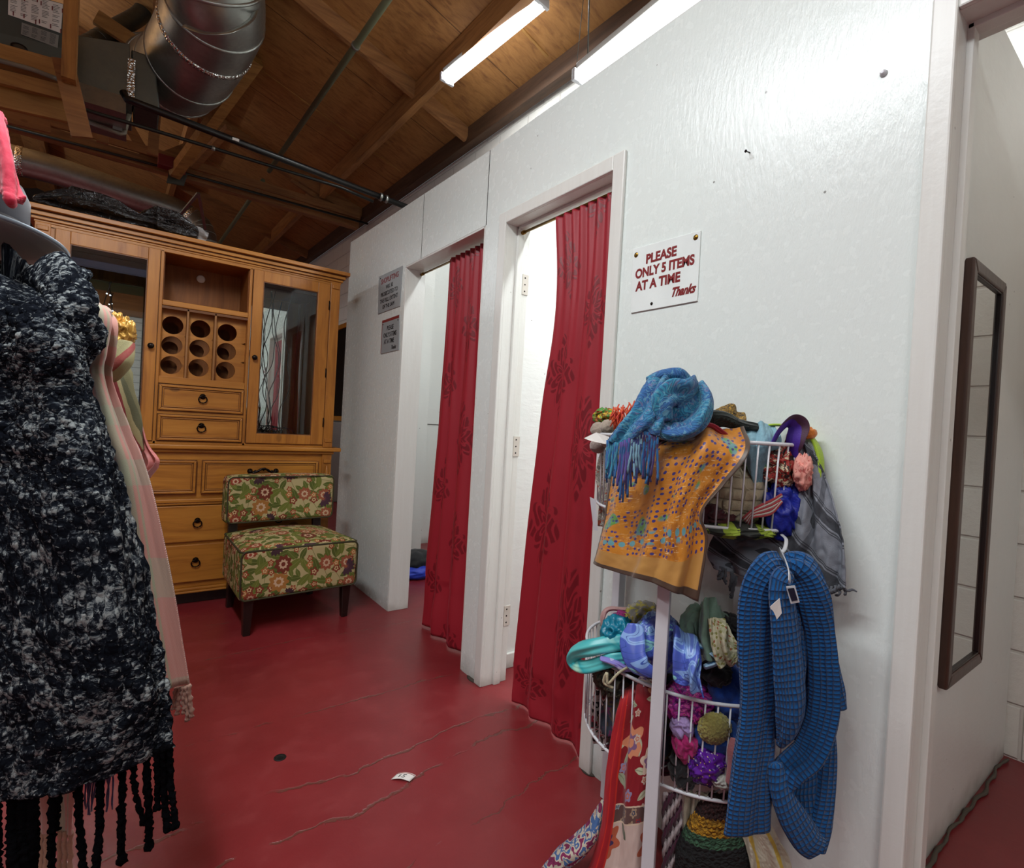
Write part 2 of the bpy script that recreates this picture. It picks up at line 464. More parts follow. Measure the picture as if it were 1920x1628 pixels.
def m_metal(name, col='9aa09c', rough=.32, stain=.5, ax=None):
    M = Mat(name); v = M.co()
    n = M.noise(v, 6, 5, .6); sp = M.vor(v, 38, 'F1', 1, 'Color'); sx = M.xyz(sp)[0]
    M.set('Base Color', M.mix(n*stain+sx*.12, col, '5d615d')); M.set('Metallic', .92)
    M.set('Roughness', n*.2+sx*.08+rough-.1); M.bump(M.noise(v, 4, 2)+sx*.04, .15, .02); return M.mat
GALV = m_metal('spangled galvanised steel', 'b4b8b4', .34); GALVD = m_metal('dull galvanised steel', '70756f', .4, .8)
FOIL = Mat('crinkled foil tape'); FOIL.set('Base Color', lin('d5d6d2')); FOIL.set('Metallic', 1); FOIL.set('Roughness', .22); FOIL.bump(FOIL.vor(FOIL.co(), 60), .8, .01); FOIL = FOIL.mat
BRONZE = plain('aged bronze', (.11, .085, .07), .35, .85)
BRASS = plain('brass', (.55, .42, .16), .3, .95)
WHITEM = plain('white coated wire', (.82, .83, .85), .35, 0, .5)
BLACKP = plain('black plastic pipe', (.012, .012, .014), .35)
CONDUIT = plain('painted grey green conduit', (.42, .45, .34), .5)
CONDG = plain('grey conduit', (.17, .18, .17), .4, .5)
PVC = plain('off white plastic pipe', (.5, .48, .42), .45)
BOXG = plain('grey green furnace enamel', (.19, .23, .22), .45)
RED = plain('red painted metal', (.42, .05, .035), .5)
PAPER = plain('white paper', (.85, .84, .82), .7)
def m_bag(name, col, rough, tr=0):
    M = Mat(name); v = M.co(); M.set('Base Color', lin(col)); M.set('Roughness', rough)
    w = M.vor(M.sc(v, 1, 1, 2), 15); M.bump(w*.8+M.noise(v, 30, 4, .6, 1.5), .9, .02)
    if tr: M.set('Alpha', .35)
    return M.mat
BAG = m_bag('black plastic bin bag', '08080a', .14); CLEARB = m_bag('clear plastic sheet', 'cfd2d4', .15, 1)
def glass(name, a=.10):
    M = Mat(name); T = M.T; T.nodes.remove(M.b)
    tr = M.new('ShaderNodeBsdfTransparent'); gl = M.new('ShaderNodeBsdfGlossy'); gl.inputs['Roughness'].default_value = .02
    fr = M.new('ShaderNodeFresnel'); fr.inputs[0].default_value = 1.5
    mx = M.new('ShaderNodeMixShader'); T.links.new(fr.outputs[0], mx.inputs[0]); T.links.new(tr.outputs[0], mx.inputs[1]); T.links.new(gl.outputs[0], mx.inputs[2])
    tr.inputs[0].default_value = (.93, .95, .94, 1)
    T.links.new(mx.outputs[0], [n for n in T.nodes if n.type == 'OUTPUT_MATERIAL'][0].inputs[0]); return M.mat
GLASS = glass('clear cabinet glass')
MIRROR = Mat('mirror glass'); MIRROR.set('Base Color', lin('d8dcda')); MIRROR.set('Metallic', 1); MIRROR.set('Roughness', .015)
MIRROR = MIRROR.mat
def emis(name, col, s):
    M = Mat(name); M.set('Base Color', lin('ffffff')); M.set('Emission Color', col+(1,)); M.set('Emission Strength', s); return M.mat
LAMP = emis('lit fluorescent diffuser', (.93, .97, 1), TUBE)

# ---- patterned cloths: u, v in metres
def uvm(M): return M.sc(N(M.T, M.new('ShaderNodeUVMap').outputs[0]), 1, 1, 1)
def m_damask():
    M = Mat('crimson damask satin'); v = uvm(M); u, w, _ = M.xyz(v)
    u = u + (M.noise(v, 6)-.5)*.01
    pu, pw = .27, .52
    ci = (u/pu).f('FLOOR'); off = ci.f('MODULO', 2)*.5
    p = (u/pu).f('FRACT')-.5; q = (w/pw+off).f('FRACT')-.5
    p = p*1.0; q = q*1.35
    r = (p*p+q*q).f('SQRT'); th = p.f('ARCTAN2', q)
    edge = th.m('MULTIPLY', th, 4).f('COSINE')*.07 + th.m('MULTIPLY', th, 13).f('COSINE')*.035 + (th*1.0).f('COSINE')*-.02 + .36
    inside = 1-M.step(r-edge, -.012, .012)
    vein = (r*42+th.m('MULTIPLY', th, 8).f('COSINE')*3.2).f('SINE')
    spl = (th*9+(r*20).f('SINE')*1.4).f('SINE')
    mask = inside*M.step(vein, -.75, -.35)*M.step(spl, -.93, -.7)
    core = (1-M.step(r, .05, .075))*.8
    mask = (mask-core).f('MAXIMUM', 0)
    fine = (w*5200).f('SINE')*.5+.5
    M.set('Base Color', M.mix(mask, '961b29', '72101c')); M.set('Roughness', .52-mask*.1+fine*.04)
    M.set('Specular IOR Level', .45); M.set('Sheen Weight', .25); M.set('Sheen Tint', lin('d05060')); M.set('Sheen Roughness', .4)
    M.bump(mask*.3+M.noise(v, 9, 3)*.6, .25, .004); return M.mat
DAMASK = m_damask()
def flower_layers(M, v, base, layers):
    """scatter flowers / leaves: each layer = (scale, radius, petals, amp, colours, centre, keep, kind, offset)"""
    c = base
    for sc, R, pet, am, cols, cen, keep, kind, offx in layers:
        vo = M.sc(v, 1, 1, 1, loc=(offx, offx*.7, 0))
        pos, colr = M.vor(vo, sc, 'F1', .75, ('Position', 'Color'), '2D')
        vx, vy, _ = M.xyz(vo); qx, qy, _ = M.xyz(pos); rx, ry, rz = M.xyz(colr)
        x = vx-qx; y = vy-qy
        a = rx*6.28; ca = a.f('COSINE'); sa = a.f('SINE')
        X = x*ca+y*sa; Y = y*ca-x*sa
        on = rz < keep
        R1 = (ry*.5+.75)*R
        if kind == 'leaf':
            hw = (1-(X/R1)*(X/R1))*R1*am
            d = Y.f('ABSOLUTE')-hw
            mask = (d < 0)*on; vein = (Y.f('ABSOLUTE') < .0012)*mask
        elif kind == 'fan':
            r = (X*X+Y*Y).f('SQRT'); th = Y.f('ARCTAN2', X)
            mask = (r < R1*(1+(th*pet).f('COSINE')*.12))*(X > R1*-.1)*((r > R1*.18))*on; vein = (r < R1*.4)*mask
        else:
            r = (X*X+Y*Y).f('SQRT'); th = Y.f('ARCTAN2', X)
            mask = (r < R1*(1+(th*pet).f('COSINE')*am))*on
            vein = (r < R1*.52*(1+(th*pet).f('COSINE')*am))*on
        if isinstance(cols, (list, tuple)):
            col = M.ramp(ry, [(i/len(cols), cc) for i, cc in enumerate(cols)], 'CONSTANT')
        else: col = cols
        c = M.mix(mask, c, col)
        if kind == 'leaf': c = M.mix(vein*.5, c, cen)
        else:
            c = M.mix(vein, c, cen)
            if kind == 'flower':
                mid = (r < R1*.26)*on; c = M.mix(mid, c, col)
    return c
def m_chair():
    M = Mat('floral upholstery'); v = uvm(M)
    n = M.noise(v, 700, 1)
    e = M.vor(v, 12, 'DISTANCE_TO_EDGE', .8, dim='2D')
    base = M.mix((e < .016)*.8, 'b3a577', '5d6130')
    c = flower_layers(M, v, base, [
        (17, .034, 0, .42, ['59652a', '4f5b26'], '8d8f55', .9, 'leaf', 6.2),
        (15, .036, 0, .42, ['5f6a2c', '4f5b26', '6f7434'], '8d8f55', .95, 'leaf', .0),
        (12, .042, 0, .40, ['59652a', '68702f'], '8d8f55', .72, 'leaf', 3.3),
        (20, .018, 5, .2, ['8e3c26', 'a8643a', '7c3226'], 'cdb887', .5, 'flower', 7.7),
        (8.5, .040, 9, .13, ['8a3a2a', '96523a', '6d2c22', 'a06b35'], 'c8a98a', .62, 'flower', 1.9),
        (5.2, .042, 14, .1, ['3b2230', '44283a'], '5a3440', .55, 'fan', 5.1)])
    M.set('Base Color', M.mix(n*.18, c, '6b6040')); M.set('Roughness', .85); M.set('Specular IOR Level', .2)
    M.bump(n, .25, .001); return M.mat
FLORAL = m_chair()
def m_boucle():
    M = Mat('black and grey boucle wool'); v = uvm(M)
    w = M.mixv(.012, v, M.noise(v, 60, 3, col=True))
    a = M.noise(w, 85, 5, .75); b = M.noise(v, 13, 4, .6); f = M.noise(w, 260, 3, .8)
    loops = M.vor(w, 150)
    s = M.step(a*.66+b*.34+(f-.5)*.30-(loops-.45)*.12, .455, .60)
    c = M.ramp(s, [(0, '0f1218'), (.35, '24282f'), (.7, '50565a'), (1, '7f8585')])
    c = M.mix((loops < .2)*(f > .52)*.4, c, 'b4b9b7')
    M.set('Base Color', c); M.set('Roughness', 1.0); M.set('Specular IOR Level', .02)
    M.bump(a*.5-loops*.9, .55, .004); return M.mat
BOUCLE = m_boucle()
def m_knit(name, c1, c2, su=90, sv=120, hole=.0, bs=1.0, sheen=.15):
    """waffle / rib knit"""
    M = Mat(name); v = uvm(M); d = M.mixv(.01, v, M.noise(v, 12, 2, col=True)); x, y, _ = M.xyz(d)
    a = (x*su*2*pi/6.28).f('SINE').f('ABSOLUTE'); b = (y*sv*2*pi/6.28).f('SINE').f('ABSOLUTE')
    h = (a*b).f('SQRT'); n = M.noise(v, 420, 3, .7); big = M.noise(v, 10)
    M.set('Base Color', M.mix((1-M.step(h, .15, .65))*.75+n*.25, M.mix(big*.5, c1, c2), c2))
    M.set('Roughness', .9); M.set('Specular IOR Level', .2); M.set('Sheen Weight', sheen)
    M.bump(h*1.0+n*.35, bs, .005); return M.mat
KNITB = m_knit('petrol blue waffle knit', '125c9c', '0a3566', 330, 370)
KNITR = m_knit('petrol blue rib knit', '135b99', '0a3566', 420, 240)
def m_stripes(name, cols, ax=1, sc=30, warp=.4, rough=.8, rep=None, bumps=150, sheen=0):
    M = Mat(name); v = uvm(M); n = M.noise(v, 8, 3)
    q = M.xyz(v)[ax]*sc+(n-.5)*warp
    c = M.ramp(q.f('FRACT'), [(i/len(cols), c) for i, c in enumerate(cols)], 'CONSTANT')
    M.set('Base Color', M.mix(M.noise(v, bumps, 2)*.25, c, cols[0])); M.set('Roughness', rough); M.set('Sheen Weight', sheen)
    M.bump(M.noise(v, bumps*2, 2), .3, .002); return M.mat
def m_blotch(name, cols, sc=14, rough=.45, detail=2, dist=1.0, spots=None, sheen=0, alpha=1, interp='CONSTANT', line=None, bump=.1, metal=0):
    """printed silk: flat patches of colour with soft organic outlines"""
    M = Mat(name); v = uvm(M); n = M.noise(v, sc, detail, .5, dist)
    k = len(cols); c = M.ramp(n, [(0 if i == 0 else .32+.36*(i-.5)/(k-1), cc) for i, cc in enumerate(cols)], interp)
    if line:
        e = ((n*k*2.2).f('FRACT')-.5).f('ABSOLUTE'); c = M.mix((e < .05), c, line)
    if spots:
        for col, s, r in spots:
            d = M.vor(v, s, 'F1', .9, dim='2D'); c = M.mix((d < r), c, col)
    M.set('Base Color', c); M.set('Roughness', rough); M.set('Sheen Weight', sheen); M.set('Metallic', metal)
    if alpha < 1: M.set('Alpha', alpha)
    M.bump(M.noise(v, 40, 3), bump, .003); return M.mat
def m_solid(name, col, rough=.7, sheen=.2, bs=260, bst=.4, col2=None, alpha=1, spec=.4):
    M = Mat(name); v = uvm(M); n = M.noise(v, bs, 3, .6)
    M.set('Base Color', M.mix(n*.7, col, col2 or [q**(1/2.2)*.7 for q in lin(col)[:3]])); M.set('Roughness', rough); M.set('Sheen Weight', sheen); M.set('Specular IOR Level', spec)
    if alpha < 1: M.set('Alpha', alpha)
    M.bump(n+M.noise(v, 18, 2)*.8, bst, .003); return M.mat

# ================================================================== THE ROOM
XW = 1.30; TH = .12; XB = XW+TH          # front face and back face of the booth partition
def cmux(y): return 2.77-.03*y
b = B(); b.prism([(-6, -5, -.1), (3.2, -5, -.1), (3.2, 15, -.1), (-6, 15, -.1)], (0, 0, .1)); struct(obj('floor', b, FLOOR))
# partition: seen as sheets of painted plywood on studs, doorways cut through
def wallbox(b, y0, y1, z0, z1, x0=XW, x1=XB): b.box(x0, x1, y0, y1, z0, z1)
TOPN, TOPF = 2.437, 2.497
D1a, D1b, D1h = 2.075, 2.955, 2.09       # doorway without casing
D2a, D2b, D2h = 1.262, 1.889, 2.045      # doorway with casing
D3b, D3h = .345, 2.03
b = B()
def topz(y): return TOPN + (TOPF-TOPN)*max(0, (y-2.07)/(3.98-2.07))**1
def wseg(y0, y1, z0):
    a = [(XW, y0, z0), (XW, y1, z0), (XW, y1, topz(y1)), (XW, y0, topz(y0))]
    b.prism(a, (TH, 0, 0))
wseg(D1b, 3.985, 0); wseg(2.07, D1b, D1h); wseg(D2b+.02, 2.07, 0); wseg(D2a-.02, D2b+.02, D2h+.02); wseg(D3b+.03, D2a-.02, 0); wseg(-.9, D3b+.03, D3h+.03)
struct(obj('wall_partition', b, WALL))
b = B()    # joint strips between the plywood sheets
b.box(XW-.0015, XW+.001, 2.066, 2.0695, D1h, 2.436)
b.box(XW-.0012, XW+.001, 2.742, 2.7445, D1h+.0, 2.455)
struct(obj('trim_1', b, plain('dark joint gap', (.09, .08, .07), .8)))
# door linings and casings
def casing(n, y0, y1, h, w, xo, lining=True, t=.014, left=True, right=True):
    b = B()
    if left: b.box(xo-t, xo, y1, y1+w, 0, h+w)
    if right: b.box(xo-t, xo, y0-w, y0, 0, h+w)
    b.box(xo-t*.96, xo, y0 if right else y0-w, y1 if left else y1+w, h, h+w)
    struct(obj('trim_%d' % n, b, TRIM, bevel=.004))
    b = B()   # lining with stop
    b.box(XW-.002, XB+.006, y1, y1+.019, 0, h+.019); b.box(XW-.002, XB+.006, y0-.019, y0, 0, h+.019); b.box(XW-.002, XB+.006, y0-.019, y1+.019, h, h+.019)
    sx = XW+.052
    b.box(sx, sx+.034, y1-.012, y1+.001, 0, h); b.box(sx, sx+.034, y0-.001, y0+.012, 0, h); b.box(sx, sx+.034, y0, y1, h-.012, h+.001)
    struct(obj('trim_%d' % (n+1), b, TRIM, bevel=.002))
casing(2, D2a, D2b, D2h, .052, XW)
casing(4, -.45, D3b, D3h, .043, XW, right=False)
b = B(); b.box(XW+.001, XB+.012, D1b-.012, D1b+.002, 0, D1h-.001); b.box(XW+.001, XB+.012, D1a-.002, D1a+.010, 0, D1h-.001); b.box(XW+.001, XB+.002, D1a, D1b, D1h-.010, D1h+.003)
struct(obj('trim_6', b, TRIM, bevel=.002))
# far hinge leaves left on the old lining of the second doorway
hg = plain('painted steel hinge leaf', (.8, .78, .74), .4, .0)
for k, z in enumerate((1.80, 1.07, .30)):
    b = B(); b.box(XB-.026, XB+.008, D2b-.0035, D2b+.001, z-.045, z+.045)
    o = obj('hinge_leaf', b, hg, origin=(XB, D2b, z))
    tag(o, ('upper', 'middle', 'lowest')[k]+' of the hinge leaves left on the jamb of the nearer curtained doorway', 'hinge', 'hinge leaves on the jamb')
    sc_ = B()
    for dz in (-.03, 0, .03): sc_.lathe([(.004, 0), (.003, .0012)], (0, 0, 0), 8, Matrix.Translation((XB-.012, D2b-.0035, z+dz)) @ Matrix.Rotation(radians(90), 4, 'X'))
    obj('screw', sc_, BRONZE, o)
# booth walls
def wall(name, x0, x1, y0, y1, z1, mat, z0=0):
    b = B(); b.box(x0, x1, y0, y1, z0, z1); return struct(obj(name, b, mat))
wall('wall_booth_divider', XB, 2.66, 1.992, 2.055, 2.44, m_wall('rough white stucco paint', 'eeeeea', .55, 1.6))
wall('wall_booth_far', 2.0, 2.66, 4.5, 4.56, 3.1, WALLB)
wall('wall_booth_return', 1.95, 2.0, 3.93, 4.56, 2.9, WALLB); wall('wall_booth_end', XB, 1.95, 3.93, 3.985, 2.44, WALLB)
wall('wall_booth_near', XB, 2.74, .447, .50, 2.452, m_wall('scuffed white paint', 'd9d6cf', .4, .7))
wall('wall_booth_side', XB, 2.79, -.95, -.85, 2.9, CMUX)
b = B(); b.box(2.0, 2.66, 4.497, 4.501, 1.142, 1.149); struct(obj('trim_7', b, plain('grey panel joint', (.35, .34, .32), .8)))
b = B(); b.box(XB, 2.66, 1.978, 1.992, 0, .072); struct(obj('baseboard_booth', b, TRIM, bevel=.004))
b = B(); b.prism([(cmux(-1), -1, 0), (cmux(14), 14, 0), (cmux(14), 14, 3.9), (cmux(-1), -1, 3.9)], (.2, 0, 0)); struct(obj('wall_right', b, CMUY))
b = B(); b.box(-6, 2.6, 13.6, 13.8, 0, 6.2); struct(obj('wall_back', b, plain('dark brown boards', (.16, .11, .07), .8)))  # far wall of dark brown wood
# rubble of dirt along the foot of the near booth wall
b = B(); rnd = random.Random(3)
pts = []
for i in range(60):
    x = XB+(2.72-XB)*i/59; pts.append(V((x, .447-.006-.014*NZ.noise(V((x*9, 0, 0)))-.006, .004+.006*rnd.random())))
b.tube(pts, [.003+.004*rnd.random() for _ in pts], 6); 
o = obj('dirt_line', b, plain('grey grit', (.33, .3, .26), .95, bump=.5)); tag(o, 'line of grey grit and broken paint along the foot of the booth wall with the mirror', 'dirt'); o['kind'] = 'stuff'
b = B()
for (cx, cy, rx, ry) in ((XW+.01, D2a-.035, .03, .035), (XW+.03, D2b+.08, .05, .06)):
    b.lathe([(1, 0), (.8, .004), (.2, .006)], (cx, cy, .0005), 20, Matrix.Diagonal((rx, ry, 1, 1)))
o = obj('mortar_smear', b, plain('grey mortar', (.25, .22, .19), .9, bump=.5)); tag(o, 'grey mortar smeared around the feet of the nearer doorway', 'mortar'); o['kind'] = 'stuff'

# the shop wall behind the viewpoint, seen in the cabinet's mirror backs
def m_slat():
    M = Mat('white slatwall'); z = M.xyz(M.co())[2]; f = ((z/.15).f('FRACT')-.5).f('ABSOLUTE'); M.set('Base Color', M.mix(M.step(f, .44, .47)*.7, 'd8dcda', '55585a')); M.set('Roughness', .4); return M.mat
b = B(); b.box(-4, 2.9, -5.1, -5.0, 0, 2.95); b.box(-4, 2.9, -5.1, -5.0, 3.75, 5.2); struct(obj('wall_front', b, m_slat()))
b = B(); b.box(-4, 2.9, -5.02, -4.96, 3.38, 3.60); struct(obj('trim_9', b, plain('green painted fascia', (.16, .24, .12), .5)))
b = B(); b.box(-4, 2.9, -5.02, -4.97, 2.95, 3.38); struct(obj('trim_10', b, RAF))
b = B(); b.box(-4, 2.9, -5.08, -5.02, 3.60, 3.75); struct(obj('window_1', b, emis('daylight behind high shop window', (.35, .5, .9), .5)))
# ------------------------------------------------------------------ roof
def deckz(x): return 4.06+.31*(2.6-x)
b = B()
RX = -1.2; RZ = deckz(RX)
q = [CE(2.78, -5, deckz(2.78)), CE(2.78, 14, deckz(2.78)), CE(RX, 14, RZ), CE(RX, -5, RZ)]
b.prism([tuple(i) for i in q], (0, 0, .05))
q = [CE(RX, -5, RZ), CE(RX, 14, RZ), CE(-7, 14, RZ-.31*(RX+7)), CE(-7, -5, RZ-.31*(RX+7))]
b.prism([tuple(i) for i in q], (0, 0, .05)); struct(obj('ceiling', b, PLY))
b = B(); b.beam(CE(2.70, -1.2, 3.975), CE(2.70, 13.8, 3.975), .09, .19); struct(obj('beam_ledger', b, m_wood('dark ledger timber', '5d4432', '6d4f37', '3c2a1f', 1, .6, .3, .8)))
def raf(y, x0=2.66, x1=RX, w=.042, h=.14, mat=RAF, drop=.0):
    b = B(); b.beam(CE(x0, y, deckz(x0)-h/2-drop), CE(x1, y, deckz(x1)-h/2-drop), w, h); return struct(obj('beam_rafter', b, mat))
for y in (-.9, 1.7, 4.38, 9.45, 12.0): raf(y)
raf(7.06, w=.09, h=.16)
def purl(x, y0, y1, w=.07, h=.20, mat=RAFY): b = B(); b.beam(CE(x, y0, deckz(x)-h/2-.002), CE(x, y1, deckz(x)-h/2-.002), w, h); return struct(obj('beam_purlin', b, mat))
purl(2.11, -1.2, 7.0); purl(2.08, 7.12, 13.5, .06, .19); purl(.66, -1.2, 13.5, .07, .2); purl(-.9, -1.2, 13.5)
# pale seam battens on the deck
b = B()
for y in (3.15, 5.7, 8.25): b.beam(CE(2.6, y, deckz(2.6)-.004), CE(-1.1, y, deckz(-1.1)-.004), .02, .01)
struct(obj('trim_8', b, LUM))
# truss over the cabinet
TY = 7.06
t = thing('roof_truss', 'long timber roof truss with a level lower chord above the wooden cabinet', 'truss', CE(0, TY, 3.83))
def tb(nm, p, q, w=.06, h=.12, mat=RAF): b = B(); b.beam(p, q, w, h); return obj(nm, b, mat, t)
tb('lower_chord', CE(2.62, TY, 3.82), CE(-5, TY, 3.82), .10, .12)
tb('upper_board', CE(2.62, TY-.07, 3.93), CE(-5, TY-.07, 3.93), .03, .09)
for x0, x1, z1 in ((2.55, 1.75, deckz(1.75)-.15), (.32, .95, deckz(.95)-.15), (.25, -.35, deckz(-.35)-.15), (-1.1, -.7, deckz(-.7)-.15), (-2.0, -1.3, 4.9)):
    tb('web', CE(x0, TY+.02, 3.88), CE(x1, TY+.02, z1), .045, .10)
for x in (-.35, -1.5): tb('web', CE(x, TY+.03, 3.88), CE(x, TY+.03, deckz(x)-.15), .045, .09)
pl = B(); pl.prism([PY(318, 318, 6.95), PY(352, 326, 6.95), PY(345, 348, 6.95), PY(312, 342, 6.95)], (0, .02, 0)); obj('gusset_plate', pl, GALVD, t)
b = B(); b.beam(PY(326, 327, 6.9), PY(482, 112, 5.55), .10, .10); o = obj('diagonal_brace', b, LUM); tag(o, 'thick yellow timber brace slanting up from the truss beside the big duct', 'brace')
b = B(); b.beam(PY(362, 312, 6.95), PY(430, 240, 6.4), .07, .06); o = obj('short_brace', b, RAF); tag(o, 'short dark timber brace right of the thick yellow one', 'brace')
b = B(); b.box(0, .26, 0, .12, -.06, .06, Matrix.Translation(PY(296, 296, 6.8)) @ Matrix.Rotation(.0, 4, 'Z')); o = obj('red_box', b, RED, bevel=.01); tag(o, 'small red metal box on top of the truss chord', 'metal box')
# ------------------------------------------------------------------ pipes
def pipe(name, pts, r, mat, label, cat_='pipe', cl=()):
    b = B(); b.tube(pts, r, 12); o = obj(name, b, mat, origin=pts[0]); tag(o, label, cat_)
    for p, d in cl:
        c = B(); d = (pts[-1]-pts[0]).normalized(); c.tube([p-d*.012, p+d*.012], r*1.35, 12); obj('collar', c, GALV, o)
    return o
p0 = PY(238, 186, 4.75); p1 = PY(762, 388, 4.75); dd = p1-p0
pipe('black_pipe', [PY(232, 174, 4.78), p0, p0+dd*.05, p1+dd*.15], .027, BLACKP, 'black plastic pipe crossing below the roof to the partition top', 'pipe', [(p0+dd*.88, 0), (p0+dd*.905, 0)])
b = B(); c = p0+dd*.32; b.box(-.024, .024, -.029, -.024, -.01, .01, Matrix.Translation(c) @ Matrix.Rotation(-.0, 4, 'Z')); par(obj('pipe_label', b, PAPER), bpy.data.objects['black_pipe'])
g0 = PY(-10, 155, 4.86); g1 = PY(640, 352, 4.86)
pipe('steel_conduit', [g0, PY(140, 200, 4.86), PY(400, 278, 4.86), g1, PY(700, 378, 4.86)], .0135, CONDG, 'thin grey conduit running below the black pipe', 'pipe', [(PY(130, 195, 4.86), 0), (PY(400, 278, 4.86), 0)])
pipe('steel_conduit', [PY(10, 235, 6.97), PY(300, 312, 6.97), PY(690, 420, 6.97)], .014, CONDG, 'dark conduit fixed along the truss chord above the cabinet', 'pipe')
pipe('steel_conduit', [CE(1.45, -1, 4.115), CE(1.45, 6.95, 4.115)], .026, CONDUIT, 'pale green conduit under the roof deck from the top frame edge to the truss', 'pipe', [(CE(1.45, 4.15, 4.115), 0)])
pipe('steel_conduit', [CE(1.43, 7.15, 4.06), CE(1.40, 13.4, 4.0)], .026, CONDUIT, 'pale green conduit continuing beyond the truss behind the cabinet top', 'pipe')
pv = [PY(135, 158, 5.2), PY(238, 194, 5.2), PY(246, 200, 5.2), PY(233, 250, 5.2), PY(226, 251, 5.2), PY(165, 228, 5.2)]
o = pipe('plastic_drain_pipe', pv, .016, PVC, 'off white drain pipe bent in a loop below the square duct', 'pipe')
b = B(); b.box(-.03, .03, -.005, .005, -.05, .05, Matrix.Translation(PY(221, 232, 5.17))); par(obj('strap', b, GALV), o)
# ------------------------------------------------------------------ ducts and furnace
def duct(name, pts, r, label, mat=GALV, seams=(), ncat=60, elbow=None):
    ps = cat(pts, ncat); b = B(); b.tube(ps, r, 36); o = obj(name, b, mat, origin=ps[0]); tag(o, label, 'duct')
    for q, w in seams:
        i = int(q*(ncat-1)); i = max(1, min(ncat-2, i)); d = (ps[i+1]-ps[i-1]).normalized(); rr = r[i] if isinstance(r, list) else r
        c = B(); c.tube([ps[i]-d*w, ps[i]-d*w*.6, ps[i]+d*w*.6, ps[i]+d*w], [rr*1.002, rr*1.028, rr*1.028, rr*1.002], 36); obj('seam_ring', c, FOIL if w > .02 else mat, o)
    return o
D = [P(388, -120, 3.4), P(398, -45, 3.5), P(405, 15, 3.7), P(388, 62, 3.9), P(366, 102, 4.1), P(345, 132, 4.35), P(318, 144, 4.6), P(285, 140, 4.85), P(262, 138, 5.05)]
rad = []
for i in range(60):
    q = i/59; rad.append(.315+.0*q if q < .72 else .315-.03*(q-.72))
duct('round_duct', D, rad, 'big round galvanised duct bending down at the upper left', seams=[(.15, .012), (.26, .014), (.38, .022), (.55, .013), (.68, .02), (.78, .01), (.84, .01), (.90, .01)])
duct('round_duct', [PY(-60, 270, 8.0), PY(20, 298, 8.0), PY(110, 322, 8.0), PY(260, 372, 8.0), PY(335, 398, 8.0), PY(372, 425, 7.95), PY(385, 462, 7.9)], .155, 'long round galvanised duct lying level behind the cabinet top', seams=[(.22, .03), (.76, .03), (.84, .008), (.88, .008), (.92, .008)])
st = [P(483, 8, 3.62), P(470, 38, 3.5), P(430, 60, 3.32), P(385, 62, 3.3), P(345, 48, 3.38)]
b = B(); b.tube(cat(st, 20), .02, 6, flat=.2); o = obj('hanger_strap', b, GALV); tag(o, 'thin metal strap slung under the big round duct', 'strap')
duct('flue_pipe', [P(112, 48, 4.3), P(130, 78, 4.3), P(150, 90, 4.3), P(178, 78, 4.4), P(215, 55, 4.6), P(262, 28, 4.8), P(276, 0, 4.85), P(282, -30, 4.9)], .072, 'small round flue pipe bent beside the grey furnace box', GALVD, [(.28, .006), (.34, .006), (.40, .006), (.46, .006), (.8, .01), (.84, .01), (.88, .01), (.92, .01)])
# rectangular plenum
b = B(); YP = 4.95
A = [PY(112, 60, YP), PY(243, 82, YP), PY(247, 188, YP), PY(128, 152, YP)]
b.prism(A, (0, .55, 0)); o = obj('square_duct', b, GALVD, bevel=.004); tag(o, 'dull sheet metal duct box between the furnace and the big round duct', 'duct')
c = B(); c.prism([PY(240, 108, YP-.012), PY(254, 112, YP-.012), PY(252, 192, YP-.012), PY(237, 186, YP-.012)], (0, .01, 0)); par(obj('foil_tape', c, FOIL), o)
c = B(); c.prism([PY(140, 151, YP), PY(236, 182, YP), PY(236, 214, YP-.05), PY(158, 190, YP-.05)], (0, .5, .0)); par(obj('lower_panel', c, GALV), o)
b = B(); b.prism([PY(246, 92, YP+.05), PY(290, 108, YP+.05), PY(300, 205, YP+.05), PY(250, 192, YP+.05)], (0, .4, 0)); o = obj('duct_adapter', b, GALVD, bevel=.01); tag(o, 'tapered sheet metal adapter between the duct box and the big round duct', 'duct')
# furnace
t = thing('furnace', 'grey green furnace box with printed labels hung at the upper left', 'furnace', PY(50, 60, 4.6))
YF = 4.6
b = B(); b.prism([PY(-90, -55, YF), PY(130, 10, YF), PY(119, 124, YF), PY(-90, 66, YF)], (0, .6, 0)); obj('body', b, BOXG, t, bevel=.006)
b = B(); b.prism([PY(-90, 40, YF-.004), PY(125, 92, YF-.004), PY(119, 124, YF-.004), PY(-90, 66, YF-.004)], (0, .003, 0)); obj('lower_panel', b, plain('paler furnace enamel', (.24, .28, .27), .45), t)
b = B(); b.prism([PY(16, -20, YF-.006), PY(118, 8, YF-.006), PY(114, 62, YF-.006), PY(15, 27, YF-.006)], (0, .003, 0)); l1 = obj('rating_label', b, PAPER, t)
b = B(); b.prism([PY(41, 42, YF-.006), PY(110, 66, YF-.006), PY(108, 90, YF-.006), PY(39, 64, YF-.006)], (0, .003, 0)); l2 = obj('rating_label', b, plain('greyed paper', (.5, .5, .48), .7), t)
bk = B(); rd = B(); rnd = random.Random(5)
def lab(p00, p10, p01, rows, cols_, b, dens):
    for i in range(rows):
        for j in range(cols_):
            if rnd.random() > dens: continue
            u0 = (j+.12)/cols_; u1 = (j+.12+.7*rnd.uniform(.6, 1))/cols_; v0 = (i+.35)/rows; v1 = (i+.6)/rows
            q = [(p00[0]+(p10[0]-p00[0])*u+(p01[0]-p00[0])*v_, p00[1]+(p10[1]-p00[1])*u+(p01[1]-p00[1])*v_) for u, v_ in ((u0, v0), (u1, v0), (u1, v1), (u0, v1))]
            b.prism([PY(x, y, YF-.0075) for x, y in q], (0, .001, 0))
lab((18, -18), (117, 9), (16, 26), 16, 5, bk, .8); lab((42, 44), (109, 67), (40, 63), 9, 4, bk, .85)
